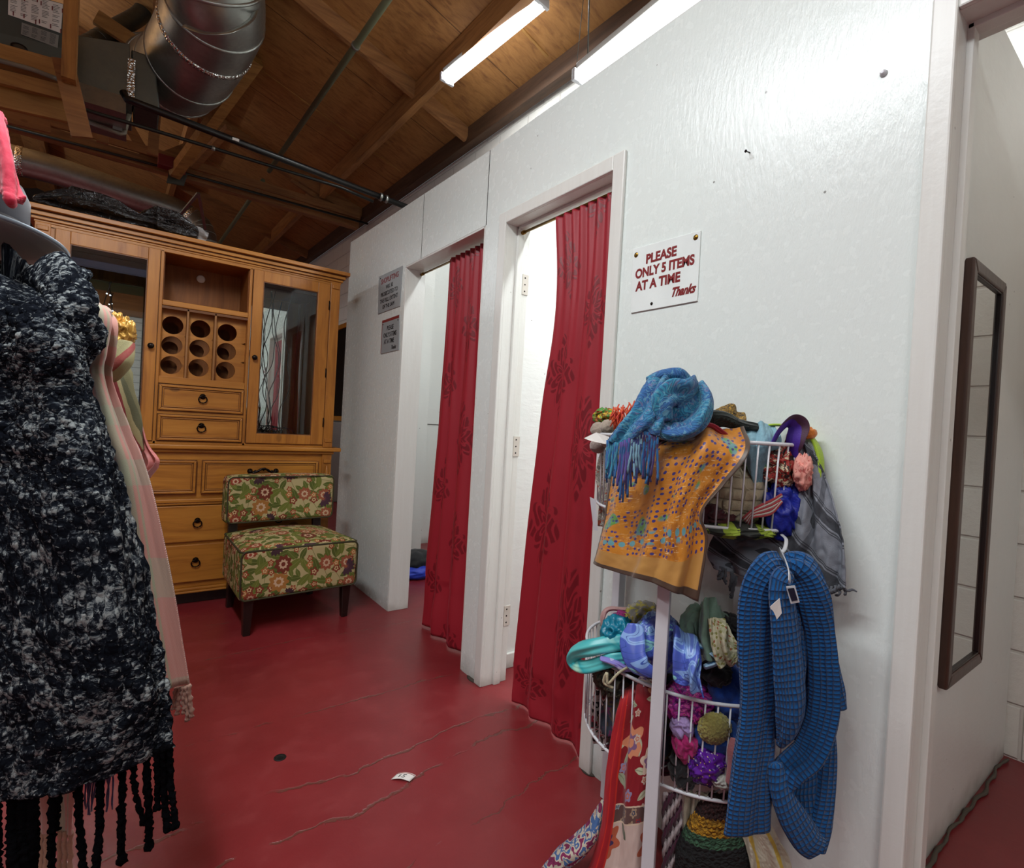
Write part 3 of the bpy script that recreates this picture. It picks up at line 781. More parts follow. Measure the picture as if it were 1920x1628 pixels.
for x, y in ((25, 25), (45, 30), (67, 41), (74, 40), (95, 49), (114, 58), (70, 0), (77, 6), (98, 15), (117, 20), (46, -2)): rd.prism([PY(x-1, y-4, YF-.009), PY(x+1, y-4, YF-.009), PY(x+1, y+4, YF-.009), PY(x-1, y+4, YF-.009)], (0, .001, 0))
obj('print', bk, plain('faded print', (.22, .22, .22), .8), l1); obj('red_print', rd, plain('red print', (.4, .02, .04), .7), l1)
b = B(); b.lathe([(.03, 0), (.034, .006), (.02, .008)], (0, 0, 0), 16, Matrix.Translation(PY(36, 90, YF-.006)) @ Matrix.Rotation(radians(90), 4, 'X') @ Matrix.Diagonal((1.2, .8, 1, 1))); obj('grommet', b, BLACKP, t)
# lumber around the furnace
def lumb(a, c_, w, h, label, mat=LUM, nm='timber_board'):
    b = B(); b.beam(a, c_, w, h); o = obj(nm, b, mat); tag(o, label, 'timber'); return o
lumb(PY(-40, 94, 4.55), PY(112, 135, 4.55), .09, .11, 'level timber directly under the furnace box')
def board(q, y, label):
    b = B(); b.prism([PY(px, py, y) for px, py in q], (0, .04, 0)); o = obj('timber_board', b, LUM, bevel=.003); tag(o, label, 'timber')
board([(-50, 116), (116, 158), (121, 186), (-50, 143)], 4.52, 'wide pale board below the furnace, uppermost of the pair')
board([(-50, 147), (128, 192), (136, 230), (-50, 188)], 4.60, 'wide pale board below the furnace, lower of the pair')
pipe('plastic_drain_pipe', [PY(-20, 108, 4.5), PY(60, 130, 4.5), PY(112, 150, 4.5)], .014, PVC, 'off white plastic pipe lying between the furnace timber and the pale boards', 'pipe')
lumb(PY(137, -60, 4.35), PY(129, 152, 4.35), .08, .07, 'upright square post right of the furnace box', LUMZ, 'timber_post')
lumb(PY(118, 112, 4.42), PY(154, 258, 4.42), .03, .11, 'slanting board hanging below the post beside the furnace', RAF)
lumb(PY(300, -30, 5.6), PY(295, 108, 5.6), .04, .09, 'dark stud behind the big round duct', RAF)
lumb(PY(180, 32, 5.7), PY(290, 105, 5.7), .04, .12, 'tapered pale board behind the flue pipe', LUM)
lumb(PY(-10, 32, 6.6), PY(330, 120, 6.6), .05, .12, 'dark level board far behind the furnace', RAF)
lumb(PY(195, 205, 6.5), PY(192, 268, 6.5), .04, .09, 'short stud over the truss chord, left one', RAF); lumb(PY(292, 215, 6.5), PY(286, 290, 6.5), .04, .09, 'short stud over the truss chord, right one', RAF)
lumb(PY(95, 240, 6.6), PY(-30, 210, 6.6), .04, .10, 'level board just above the truss at the left frame edge', RAF)
lumb(PY(372, 362, 7.0), PY(385, 430, 7.6), .03, .02, 'metal hanger strip right of the level duct elbow', GALV, 'hanger_strip'); lumb(PY(372, 362, 7.0), PY(330, 412, 7.6), .03, .02, 'metal hanger strip crossing the level duct elbow', GALV, 'hanger_strip')

# ------------------------------------------------------------------ lamps
def lamp(name, a, c_, label, w=.12, h=.05, area=0, up=0, col=(.93, .97, 1), emissive=True, group='fluorescent strip lights'):
    a = V(a); c_ = V(c_); mid = (a+c_)/2; t = thing(name, label, 'light fixture', mid, group=group)
    b = B(); b.beam(a+V((0, 0, h)), c_+V((0, 0, h)), w*.75, h*.7); obj('housing', b, plain('white enamel housing', (.7, .7, .68), .4), t, bevel=.004)
    b = B(); b.tube([a, a+(c_-a)*.005, a+(c_-a)*.995, c_], [w*.4, w*.5, w*.5, w*.4], 16, up=(0, 0, 1), flat=.55); obj('lit_diffuser', b, LAMP, t)
    for e in (a, c_):
        d = (c_-a).normalized()*.012; k = B(); k.beam(e-d, e+d, w*1.02, h*1.3); obj('end_cap', k, WHITEM, t, bevel=.003)
    if area:
        L = bpy.data.lights.new(name+'_light', 'AREA'); L.shape = 'RECTANGLE'; L.size = (c_-a).length*.95; L.size_y = w; L.energy = area; L.color = col
        lo = bpy.data.objects.new('lamp_glow', L); C.objects.link(lo)
        lo.location = mid-V((0, 0, .06)); dx = (c_-a).normalized(); z = V((0, 0, 1)); y = z.cross(dx).normalized(); z = dx.cross(y)
        lo.rotation_euler = Matrix((dx, y, z)).transposed().to_euler(); par(lo, t)
        if up:      # extra upward light, added to brighten the roof timbers
            L2 = L.copy(); L2.energy = up; L2.size_y = w*1.6; l3 = bpy.data.objects.new('lamp_glow', L2); C.objects.link(l3)
            l3.location = mid+V((0, 0, .10)); l3.rotation_euler = Matrix((dx, -y, -z)).transposed().to_euler(); par(l3, t)
    return t
lamp('fluorescent_light', P(838, 149, 4.27), P(1016, 1, 3.5), 'lit fluorescent strip under the roof above the curtained doorways', .125, area=26)
l2 = lamp('fluorescent_light', (1.90, 2.13, 3.06), (1.86, .35, 3.10), 'lit fluorescent strip showing just above the partition top at upper right', .13, area=50)
ch = B()
for (x, y, q) in ((1.895, 2.09, 1088), (1.87, .5, 0)):
    ch.tube([(x, y, 3.13), (x-.02, y, 3.6), (x-.05, y, deckz(x))], .004, 6)
    ch.tube([(x, y+.09, 3.13), (x+.02, y+.08, 3.6), (x+.05, y+.06, deckz(x))], .002, 5)
obj('chain', ch, GALVD, l2)
# strips elsewhere in the shop, outside the frame, that light this side
lamp('fluorescent_light', (-.35, 1.9, 3.15), (-.35, .0, 3.15), 'fluorescent strip over the clothes stand, outside the frame', .16, area=62, up=42)
lamp('fluorescent_light', (-2.6, 8.6, 3.9), (-2.6, 6.2, 3.9), 'fluorescent strip deep in the shop, outside the frame', .16, area=90, up=95)
lamp('fluorescent_light', (-1.3, -1.2, 3.55), (-1.3, -3.6, 3.55), 'added fluorescent strip behind the viewpoint, unseen fill light', .16, area=60, up=65)  # unseen strip, added to fill in light from behind the camera

# ================================================================== WOODEN CABINET
FY = 3.563; CX0, CX1 = -.425, 1.108; BKY = 3.99
cab = thing('display_cabinet', 'tall honey pine cabinet with glass doors, wine rack and drawers', 'cabinet', ((CX0+CX1)/2, 3.78, 0))
def cb(nm, x0, x1, y0, y1, z0, z1, mat=PINE, bevel=.003, parent=None):
    b = B(); b.box(x0, x1, y0, y1, z0, z1); return obj(nm, b, mat, parent or cab, bevel=bevel)
def cframe(b, x0, x1, z0, z1, w, y0, y1):     # picture-frame of four mitred bars
    o = [(x0, z0), (x1, z0), (x1, z1), (x0, z1)]; i = [(x0+w, z0+w), (x1-w, z0+w), (x1-w, z1-w), (x0+w, z1-w)]
    for k in range(4):
        a, c, d, e = o[k], o[(k+1) % 4], i[(k+1) % 4], i[k]
        b.hexa([(p[0], y0, p[1]) for p in (a, c, d, e)], [(p[0], y1, p[1]) for p in (a, c, d, e)])
    return b
# carcass
for x0, x1 in ((CX0, CX0+.022), (CX1-.022, CX1)): cb('side_panel', x0, x1, FY+.006, BKY, .11, 2.06)
cb('shadow_gap_plinth', CX0+.01, CX1-.01, FY+.05, BKY, 0, .08, DARKW)  # near-black colour stands in for the shadow gap under the cabinet
b = B(); b.box(CX0-.02, CX1+.02, FY-.012, BKY, .075, .088); b.box(CX0-.008, CX1+.008, FY-.004, BKY, .088, .105); obj('base_moulding', b, PINEX, cab, bevel=.005)
cb('lower_body', CX0+.022, CX1-.022, FY+.012, BKY, .105, .925, PINEX)
cb('counter', CX0-.045, CX1+.054, FY-.030, BKY, .925, .951, PINEX, .006)
cb('counter_shadow_moulding', CX0-.012, CX1+.012, FY-.010, FY+.02, .905, .926, PINEX, .006)
for x0 in (CX0, CX1-.062):
    cb('pilaster', x0, x0+.062, FY-.004, FY+.03, .952, 2.058)
    cb('pilaster', x0, x0+.062, FY-.002, FY+.03, .106, .905)
    b = B()
    for z in (.66, .86, 1.00, 2.03): b.box(x0+.008, x0+.054, FY-.012, FY, z-.012, z+.012)
    b.tube([(x0+.031, FY-.006, .69), (x0+.031, FY-.012, .76), (x0+.031, FY-.006, .83)], [.006, .017, .006], 12); obj('pilaster_carving', b, PINE, cab, bevel=.003)
b = B()
for z0, z1, o in ((2.056, 2.068, .004), (2.068, 2.081, .014), (2.081, 2.086, .010), (2.086, 2.106, .026), (2.106, 2.111, .024), (2.111, 2.134, .048)): b.box(CX0-o, CX1+o, FY-o, BKY, z0, z1)
obj('cornice', b, PINEX, cab, bevel=.005, seg=3)
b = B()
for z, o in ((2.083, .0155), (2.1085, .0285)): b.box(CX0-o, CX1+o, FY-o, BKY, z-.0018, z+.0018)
obj('cornice_glaze_line', b, GLAZE, cab)  # thin dark glaze lines between the cornice steps
cb('top_rail', CX0+.06, CX1-.06, FY, FY+.022, 2.036, 2.057, PINEX, .002)
cb('bottom_rail', CX0+.06, CX1-.06, FY, FY+.022, .951, .968, PINEX, .002)
for x0, x1 in ((.103, .119), (.557, .574)): cb('divider', x0, x1, FY, BKY-.02, .951, 2.045)
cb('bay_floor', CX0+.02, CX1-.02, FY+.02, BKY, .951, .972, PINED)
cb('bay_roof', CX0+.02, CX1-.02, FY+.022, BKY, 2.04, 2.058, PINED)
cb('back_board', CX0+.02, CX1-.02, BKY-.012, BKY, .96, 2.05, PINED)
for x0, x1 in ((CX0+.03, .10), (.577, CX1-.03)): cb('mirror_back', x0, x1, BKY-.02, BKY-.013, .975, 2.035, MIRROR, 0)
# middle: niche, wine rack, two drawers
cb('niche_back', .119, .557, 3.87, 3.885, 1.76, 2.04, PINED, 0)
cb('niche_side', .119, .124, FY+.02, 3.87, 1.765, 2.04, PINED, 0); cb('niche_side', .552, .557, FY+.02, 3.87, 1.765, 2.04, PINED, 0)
cb('niche_shelf', .119, .557, FY-.001, 3.885, 1.738, 1.768, PINEX, .003)
b = B(); b.lathe([(.024, 0), (.024, .006), (.018, .009), (.004, .0095)], (0, 0, 0), 24, Matrix.Translation((.325, 3.868, 1.985)) @ Matrix.Rotation(radians(90), 4, 'X')); obj('puck_lamp', b, PAPER, cab)
hx = (.177, .315, .457); hz = (1.638, 1.522, 1.407); HR = .052; ry = FY+.058
xe = (.119, .246, .386, .557); ze = (1.738, 1.580, 1.4645, 1.335)
b = B(); bt = B()
for i in range(3):
    for j in range(3):
        x0, x1, z1, z0 = xe[i], xe[i+1], ze[j], ze[j+1]; cx, cz = hx[i], hz[j]; n = 40; sq = []; ci = []; cbk = []
        for k in range(n):
            a = 2*pi*k/n; c_, s_ = cos(a), sin(a)
            tx = ((x1-cx) if c_ > 0 else (cx-x0))/max(abs(c_), 1e-6); tz = ((z1-cz) if s_ > 0 else (cz-z0))/max(abs(s_), 1e-6); tt = min(tx, tz)
            sq.append(b.bm.verts.new((cx+c_*tt, ry, cz+s_*tt))); ci.append(b.bm.verts.new((cx+c_*HR, ry, cz+s_*HR))); cbk.append(b.bm.verts.new((cx+c_*HR, ry+.016, cz+s_*HR)))
        for k in range(n):
            q = (k+1) % n
            b.bm.faces.new((sq[k], sq[q], ci[q], ci[k])); b.bm.faces.new((ci[k], ci[q], cbk[q], cbk[k]))
obj('bottle_rack_front', b, PINEX, cab, fix=False)
b = B()   # second cradle board, a little behind, seen through the holes
for i in range(3):
    for j in range(3):
        x0, x1, z1, z0 = xe[i], xe[i+1], ze[j], ze[j+1]; cx, cz = hx[i], hz[j]; n = 32; sq = []; ci = []
        for k in range(n):
            a = 2*pi*k/n; c_, s_ = cos(a), sin(a)
            tx = ((x1-cx) if c_ > 0 else (cx-x0))/max(abs(c_), 1e-6); tz = ((z1-cz) if s_ > 0 else (cz-z0))/max(abs(s_), 1e-6); tt = min(tx, tz)
            sq.append(b.bm.verts.new((cx+c_*tt, ry+.2, cz+s_*tt))); ci.append(b.bm.verts.new((cx+c_*HR*.8, ry+.2, cz+s_*HR*.8)))
        for k in range(n): q = (k+1) % n; b.bm.faces.new((sq[k], sq[q], ci[q], ci[k]))
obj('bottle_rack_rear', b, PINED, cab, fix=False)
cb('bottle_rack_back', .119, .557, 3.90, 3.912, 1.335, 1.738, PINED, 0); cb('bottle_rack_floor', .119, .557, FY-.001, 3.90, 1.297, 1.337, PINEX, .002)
for x in (.246, .386): cb('bottle_rack_divider', x-.0055, x+.0055, FY+.004, ry, 1.337, 1.735, plain('pale worn pine edge', (.55, .36, .15), .5), .002)
b = B(); b.box(.119, .557, FY+.004, FY+.012, 1.722, 1.736); obj('rack_glaze_moulding', b, GLAZE, cab)  # dark glazed strip below the niche shelf
def ring_pull(x, z, y, parent):
    b = B(); b.lathe([(.015, 0), (.016, .003), (.010, .006), (.012, .010), (.006, .014)], (0, 0, 0), 20, Matrix.Translation((x, y, z+.018)) @ Matrix.Rotation(radians(90), 4, 'X'))
    r = .0215; pts = [(x+r*sin(a), y-.013-.002*cos(a), z+r*cos(a)*.95) for a in [2*pi*k/32 for k in range(32)]]
    b.tube(pts, [.0032+.0012*(1 if k % 4 == 0 else 0) for k in range(32)], 8, closed=True)
    b.tube([(x-.008, y-.014, z+.024), (x, y-.019, z+.026), (x+.008, y-.014, z+.024)], .004, 8); return obj('ring_pull', b, BRONZE, parent)
def knob(x, z, y, parent):
    b = B(); b.lathe([(.010, 0), (.011, .003), (.006, .006), (.006, .012), (.014, .018), (.016, .024), (.012, .030), (.003, .032)], (0, 0, 0), 24, Matrix.Translation((x, y, z)) @ Matrix.Rotation(radians(90), 4, 'X')); return obj('knob', b, BRONZE, parent)
def drawer(x0, x1, z0, z1, nm='drawer', framed=True, rings=(None,), y=FY, pull=True):
    b = B(); b.box(x0, x1, y-.006, y+.015, z0, z1); d = obj(nm, b, PINEX, cab, bevel=.004)
    if framed:
        b = B(); cframe(b, x0+.004, x1-.004, z0+.004, z1-.004, .013, y-.016, y-.004); obj('raised_moulding', b, PINEX, d, bevel=.003)
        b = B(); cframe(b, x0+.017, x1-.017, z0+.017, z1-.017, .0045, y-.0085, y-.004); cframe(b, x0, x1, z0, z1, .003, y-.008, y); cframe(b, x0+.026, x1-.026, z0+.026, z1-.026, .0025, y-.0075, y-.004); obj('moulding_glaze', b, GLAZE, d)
        b = B(); cframe(b, x0+.0215, x1-.0215, z0+.0215, z1-.0215, .005, y-.012, y-.004); obj('inner_moulding', b, PINEX, d, bevel=.002)
    if pull:
        for rx in rings: ring_pull((x0+x1)/2 if rx is None else rx, (z0+z1)/2, y-.006, d)
    return d
drawer(.120, .556, 1.142, 1.294); drawer(.120, .556, .970, 1.124)
cb('drawer_rail', .119, .557, FY, FY+.02, 1.124, 1.142, PINEX, .001)
# lower front
drawer(-.363, .326, .662, .862, 'lower_front_panel', pull=False)
pr = drawer(.351, 1.022, .662, .862, 'lower_front_panel', pull=False)
b = B()      # carved swag handle in the middle of the right panel
pts = [(.684+.085*s, FY-.022-.010*cos(s*1.5), .79+.012*cos(s*pi*1.5)+.010) for s in [k/12-1 for k in range(25)]]
b.tube(pts, [.005+.003*abs(sin(k*1.1)) for k in range(25)], 8)
for s in (-1, 1):
    b.lathe([(.012, 0), (.016, .005), (.008, .014)], (0, 0, 0), 12, Matrix.Translation((.684+s*.075, FY-.006, .796)) @ Matrix.Rotation(radians(90), 4, 'X'))
for k in range(-3, 4): b.lathe([(.002, -.009), (.010, 0), (.002, .009)], (.684+k*.024, FY-.026, .80+.006*cos(k*1.2)), 8)
obj('swag_handle', b, BRONZE, pr)
b = B(); b.box(CX0+.062, CX1-.062, FY-.016, FY+.01, .612, .634); b.box(CX0+.062, CX1-.062, FY-.009, FY+.01, .598, .613); obj('waist_moulding', b, PINEX, cab, bevel=.005)
drawer(CX0+.066, CX1-.066, .380, .592, 'deep_drawer', False, (-.10, .342, .79)); drawer(CX0+.066, CX1-.066, .142, .362, 'deep_drawer', False, (-.10, .342, .79))
# doors
def gdoor(x0, x1, kx):
    b = B(); gx0, gx1, gz0, gz1 = x0+.056, x1-.078+.0, 1.030, 1.974
    if kx < x0+.1: gx0, gx1 = x0+.057, x1-.078
    else: gx0, gx1 = x0+.060, x1-.055
    b.box(x0, gx0, FY-.012, FY+.010, .970, 2.040); b.box(gx1, x1, FY-.012, FY+.010, .970, 2.040)
    b.box(gx0, gx1, FY-.0118, FY+.010, .970, gz0); b.box(gx0, gx1, FY-.0118, FY+.010, gz1, 2.040)
    d = obj('glass_door', b, PINE, cab, bevel=.003)
    b = B(); cframe(b, gx0-.001, gx1+.001, gz0-.001, gz1+.001, .006, FY-.010, FY+.002); cframe(b, x0-.002, x1+.002, .968, 2.042, .003, FY-.006, FY+.0); obj('glazing_bead', b, GLAZE, d)
    b = B(); b.box(gx0, gx1, FY-.003, FY+.001, gz0, gz1); obj('pane', b, GLASS, d)
    knob(kx, 1.497, FY-.012, d)
    for z in (1.12, 1.45, 1.90) if kx > .3 else (): 
        b = B(); b.tube([(x1-.003, FY-.014, z-.03), (x1-.003, FY-.014, z+.03)], .004, 8); obj('hinge', b, BRONZE, d)
cb('door_stile', -.366, -.346, FY, FY+.02, .951, 2.045); cb('door_stile', 1.041, 1.05, FY, FY+.02, .951, 2.045); gdoor(-.345, .100, .075); gdoor(.577, 1.040, .600)
# ------------------------------------------------------------------ wires and lights left in the glazed bays
def wires(name, label, ct, x0, n, seed, z0=.98, z1=1.98, lamps=False, y=3.80):
    rnd = random.Random(seed); b = B(); lm = B()
    for k in range(n):
        ph = rnd.random()*6; xx = x0+rnd.uniform(-.04, .05)
        pts = [V((xx+.022*sin(ph+q*.9)+.02*q/8*rnd.uniform(-1, 1), y+.02*cos(ph+q), z1-(z1-z0-.02)*q/10)) for q in range(11)]
        cc = cat(pts, 60); b.tube(cc, .0028, 6)
        if lamps:
            for p in cc[5::6]: lm.lathe([(.001, -.005), (.005, 0), (.001, .005)], p, 8)
    for k in range(3 if n > 3 else 2):
        cx = x0+rnd.uniform(-.03, .04); r = rnd.uniform(.03, .05)
        b.tube([V((cx+r*cos(a)*1.2, y-.05+.02*sin(2*a), z0+.05+k*.012+r*sin(a)*.8)) for a in [2*pi*q/24 for q in range(24)]], .0028, 6, closed=True)
    o = obj(name, b, plain(name+' insulation', (.012, .03, .02), .4), origin=(x0, y, z1)); tag(o, label, ct)
    if lamps: obj('lamp_bead', lm, emis('tiny lit string lamp', (.8, .9, 1), 3), o)
wires('tangled_wires', 'dark green wires hanging tangled behind the right glass door', 'wires', .74, 4, 4)
wires('loose_cable', 'single black cable slanting behind the right glass door', 'cable', .86, 1, 9, y=3.84)
wires('string_lights', 'string of tiny lit lamps hanging behind the left glass door', 'string lights', -.14, 2, 6, .98, 1.86, True)
# ------------------------------------------------------------------ bin bag on the cabinet
bag = band('plastic_bag', 'crumpled black plastic bag twisted along the cabinet top', [PY(62, 372, 3.64), PY(100, 374, 3.66), PY(135, 384, 3.66), PY(185, 394, 3.66), PY(225, 404, 3.66), PY(262, 412, 3.64), PY(290, 416, 3.66), PY(330, 428, 3.66), PY(372, 440, 3.66)],
           [.012, .035, .075, .07, .062, .028, .075, .075, .03], BAG, 'bag', folds=5, amp=.3, n=90, seg=40, seed=3, flat=.95)
bag2 = band('clear_plastic', 'wisp of clear plastic sheet at the right end of the black bag', [PY(340, 425, 3.70), PY(365, 436, 3.70), PY(388, 448, 3.70)], [.02, .06, .04], CLEARB, 'plastic sheet', folds=4, amp=.4, n=40, seg=30, seed=8, flat=.6)
# ------------------------------------------------------------------ CHAIR
ch = thing('slipper_chair', 'armless low chair in floral green and rust upholstery with dark legs', 'chair', (.79, 3.20, 0), 0)
MC = Matrix.Translation((.790, 2.930, 0)) @ Matrix.Rotation(radians(4.5), 4, 'Z')
def rbox(a, b_, c, o, r, crown=(0, 0), n=26, curve=0, taper=0):
    bm = bmesh.new(); uv = bm.loops.layers.uv.new('UVMap')
    bmesh.ops.create_cube(bm, size=2); bmesh.ops.subdivide_edges(bm, edges=bm.edges, cuts=n, use_grid_fill=True)
    bm.normal_update(); boxuv(bm, uv, 1)
    for f in bm.faces:
        f.smooth = True
        nrm = f.normal; ax = max(range(3), key=lambda i: abs(nrm[i])); i, j = ((1, 2), (0, 2), (0, 1))[ax]; S = (a, b_, c)
        for lp in f.loops: lp[uv].uv = (lp.vert.co[i]*S[i]+ax*.37+(.9 if nrm[ax] > 0 else 0), lp.vert.co[j]*S[j]+ax*.21)
    for v in bm.verts:
        p = V((v.co.x*a, v.co.y*b_, v.co.z*c))
        q = V((max(-a+r, min(a-r, p.x)), max(-b_+r, min(b_-r, p.y)), max(-c+r, min(c-r, p.z))))
        d = p-q
        p2 = q+(d.normalized()*r if d.length > 1e-6 else d)
        kx = 1-(p2.x/a)**2; ky = 1-(p2.y/b_)**2
        if v.co.z > 0: p2.z += (crown[0]*kx*ky+crown[1]*kx)*min(1, v.co.z)
        p2.y += curve*(1-kx)
        p2.x *= 1-taper*(p2.y/b_+1)/2
        v.co = MC @ (p2+V(o))
    B_ = B.__new__(B); B_.bm = bm; B_.uv = uv; return B_
SA, SB, SCc = .316, .265, .131
obj('seat', rbox(SA, SB, SCc, (0, .265, .318), .028, (.025, .016), taper=.10), FLORAL, ch)
BA, BB, BC = .312, .062, .138
obj('backrest', rbox(BA, BB, BC, (.012, .50, .648), .026, (0, .006), curve=-.02), FLORAL, ch)
PIPE = plain('fabric piping', (.20, .19, .08), .8, bump=.3)
def rrect(a, c, r, n=8):
    out = []
    for sx, sz, a0 in ((1, 1, 0), (-1, 1, pi/2), (-1, -1, pi), (1, -1, 3*pi/2)):
        for k in range(n+1): t_ = a0+pi/2*k/n; out.append((sx*(a-r)+r*cos(t_), sz*(c-r)+r*sin(t_)))
    return out
b = B()
b.tube([MC @ V((x, .004, z+.318+(.016*(1-(x/SA)**2) if z > 0 else 0))) for x, z in rrect(SA-.006, SCc-.006, .03)], .0045, 8, closed=True)
b.tube([MC @ V((x*(1-.10*(y/SB+1)/2), .265+y, .318+SCc-.008+.016*(1-(x/SA)**2))) for x, y in rrect(SA-.004, SB-.004, .03)], .0045, 8, closed=True)
obj('seat_piping', b, PIPE, ch)
b = B()
for yy in (.50-BB+.006, .50+BB-.006): b.tube([MC @ V((x+.012, yy-.02*(x/BA)**2, z+.648+(.006*(1-(x/BA)**2) if z > 0 else 0))) for x, z in rrect(BA-.006, BC-.006, .03)], .0042, 8, closed=True)
obj('back_piping', b, PIPE, ch)
for x, y, sy in ((-.262, .045, 0), (.262, .045, 0), (-.235, .48, .05), (.235, .48, .05)):
    b = B(); w0, w1 = .026, .017
    top = [MC @ V((x+i*w0, y+j*w0, .21)) for i, j in ((-1, -1), (1, -1), (1, 1), (-1, 1))]; bot = [MC @ V((x+i*w1, y+sy+j*w1, 0)) for i, j in ((-1, -1), (1, -1), (1, 1), (-1, 1))]
    b.hexa(bot, top); obj('leg', b, DARKW, ch, bevel=.003)
for x in (-.245, .245):
    b = B(); b.beam(MC @ V((x, .495, .43)), MC @ V((x, .51, .55)), .05, .03, up=MC.to_3x3() @ V((0, 1, 0))); obj('back_upright', b, DARKW, ch, bevel=.003)
# ================================================================== CURTAINS
def curtain(name, label, pxs, x, yr, seed, nfold=(8, 3.2), amp=(.010, .022), hem=.012, xb=0):
    rows = []
    for i, (px, py) in enumerate(pxs):
        a = PX(px, py, x); z = max(a.z, hem)
        rows.append([V((x, a.y+(yr-a.y)*k/4, z)) for k in range(5)])
    nv, nu = 130, 130
    g, su, sv = surf(rows, nv, nu)
    wid = abs(rows[-1][0].y-rows[-1][-1].y)*1.35
    for i in range(nv):
        v = i/(nv-1)
        for j in range(nu):
            u = j/(nu-1); e = NZ.noise(V((u*1.5+seed, v*1.2, 0)))
            s1 = sin(2*pi*nfold[0]*u+e*2+seed); s2 = sin(2*pi*nfold[1]*u+1.4*e*2+seed*2+.8*v)
            k = min(1, v*2.2)
            o = (s1*amp[0]*(1-k*.8)+s2*amp[1]*k)*(.55+.45*min(1, u*5)) + .006*NZ.noise(V((u*5, v*6, seed)))*k
            g[i][j].x += -o + xb*v*v - (.014*NZ.noise(V((u*4, v*9, seed+4))) if v > .86 else 0)
    b = B(); b.grid(g, wid, abs(rows[0][0].z)*1.02)
    o = obj(name, b, DAMASK, None, solid=.002, fix=False, origin=(x, yr, rows[0][0].z)); tag(o, label, 'curtain', 'damask curtains')
    return o
curtain('curtain', 'crimson damask curtain in the nearer cased doorway, brushing the floor', [(1043, 408), (1046, 520), (1040, 620), (1022, 750), (1004, 900), (985, 1080), (968, 1240), (966, 1313)], 1.352, 1.288, 1.2, (7, 2.6), (.008, .016), .008, -.012)
curtain('curtain', 'crimson damask curtain in the farther uncased doorway', [(843, 486), (839, 590), (829, 744), (817, 900), (803, 1040), (791, 1180)], 1.380, 2.10, 4.1, (9, 3.1), (.009, .020), .010, 0)
for nm, y0, y1, x, z, lb in (('curtain_rod', D2a, D2b-.0, 1.372, 2.020, 'tension rod hidden in the heading of the nearer red curtain'), ('curtain_rod', D1a+.01, D1b-.013, 1.402, 2.060, 'thin brass curtain rod across the farther uncased doorway')):
    b = B(); b.tube([(x, y0, z), (x, y1, z)], .006, 12); b.tube([(x, y1-.03, z), (x, y1, z)], .009, 12); tag(obj(nm, b, BRASS, origin=(x, y0, z)), lb, 'curtain rod')
# ================================================================== SIGNS
def screwhead(p, r, mat, parent, nm='screw'):
    b = B(); b.lathe([(r, 0), (r*.9, .0012), (r*.45, .0026), (r*.1, .003)], (0, 0, 0), 14, Matrix.Translation(p) @ Matrix.Rotation(radians(-90), 4, 'Y')); return obj(nm, b, mat, parent)
REDT = plain('red lettering', (.48, .015, .03), .5); BLKT = plain('dark grey lettering', (.035, .035, .045), .6); WSIGN = plain('white plastic sign', (.9, .93, .92), .3); GSIGN = plain('pale grey plastic sign', (.60, .63, .64), .4)
def sign(pts, label, mat=WSIGN, t=.004):
    b = B(); b.prism([(XW-.0006, y, z) for y, z in pts], (-t, 0, 0)); o = obj('sign', b, mat, bevel=.0008); return tag(o, label, 'sign')
s = sign([(1.153, 1.546), (.907, 1.545), (.909, 1.747), (1.160, 1.755)], 'white sign with red lettering asking for only 5 items at a time')
XS = XW-.0048
text([('PLEASE', .040, (-.012, .045), 'CENTER', 0, .92), ('ONLY 5 ITEMS', .040, (0, .005), 'CENTER', 0, .86), ('AT A TIME', .040, (-.020, -.036), 'CENTER', 0, .90), ('Thanks', .037, (.074, -.078), 'CENTER', .45, .78)], 1, (XS, 1.033, 1.650), REDT, s, bold=.040)
screwhead((XS, 1.144, 1.732), .0085, BRASS, s); screwhead((XS, .924, 1.731), .0085, BRASS, s); screwhead((XS, 1.07, 1.563), .005, BRONZE, s)
s = sign([(3.345, 1.858), (2.998, 1.857), (2.990, 2.101), (3.365, 2.110)], 'grey shoplifting warning sign on the far part of the white partition', GSIGN)
text([('SHOPLIFTING', .047, (0, .072), 'CENTER', 0, .98)], 1, (XS, 3.175, 1.975), REDT, s, 'red_lettering', bold=.018)
text([('WILL BE', .034, (0, .030), 'CENTER', 0, .9), ('PROSECUTED TO', .036, (0, -.012), 'CENTER', 0, .95), ('THE FULL EXTENT', .036, (0, -.054), 'CENTER', 0, .95), ('OF THE LAW', .034, (0, -.095), 'CENTER', 0, .95)], 1, (XS, 3.175, 1.975), BLKT, s, bold=.018)
screwhead((XS, 3.33, 2.09), .005, BRONZE, s)
s = sign([(3.262, 1.587), (2.978, 1.589), (2.996, 1.806), (3.262, 1.802)], 'small sign with black lettering and red edge below the shoplifting sign', GSIGN)
text([('PLEASE', .040, (0, .035), 'CENTER', 0, .85), ('ONLY 5 ITEMS', .040, (0, -.008), 'CENTER', 0, .80), ('AT A TIME', .040, (-.01, -.05), 'CENTER', 0, .85), ('Thanks', .034, (.065, -.092), 'CENTER', .4, .75)], 1, (XS, 3.125, 1.695), BLKT, s, bold=.018)
b = B(); b.box(XS-.0006, XS+.0002, 2.998, 3.262, 1.786, 1.803); b.box(XS-.0006, XS+.0002, 3.256, 3.262, 1.590, 1.80); obj('red_border', b, plain('faded red border', (.5, .12, .11), .6), s)
screwhead((XS, 3.01, 1.775), .005, BRONZE, s); screwhead((XS, 3.245, 1.775), .005, BRONZE, s)
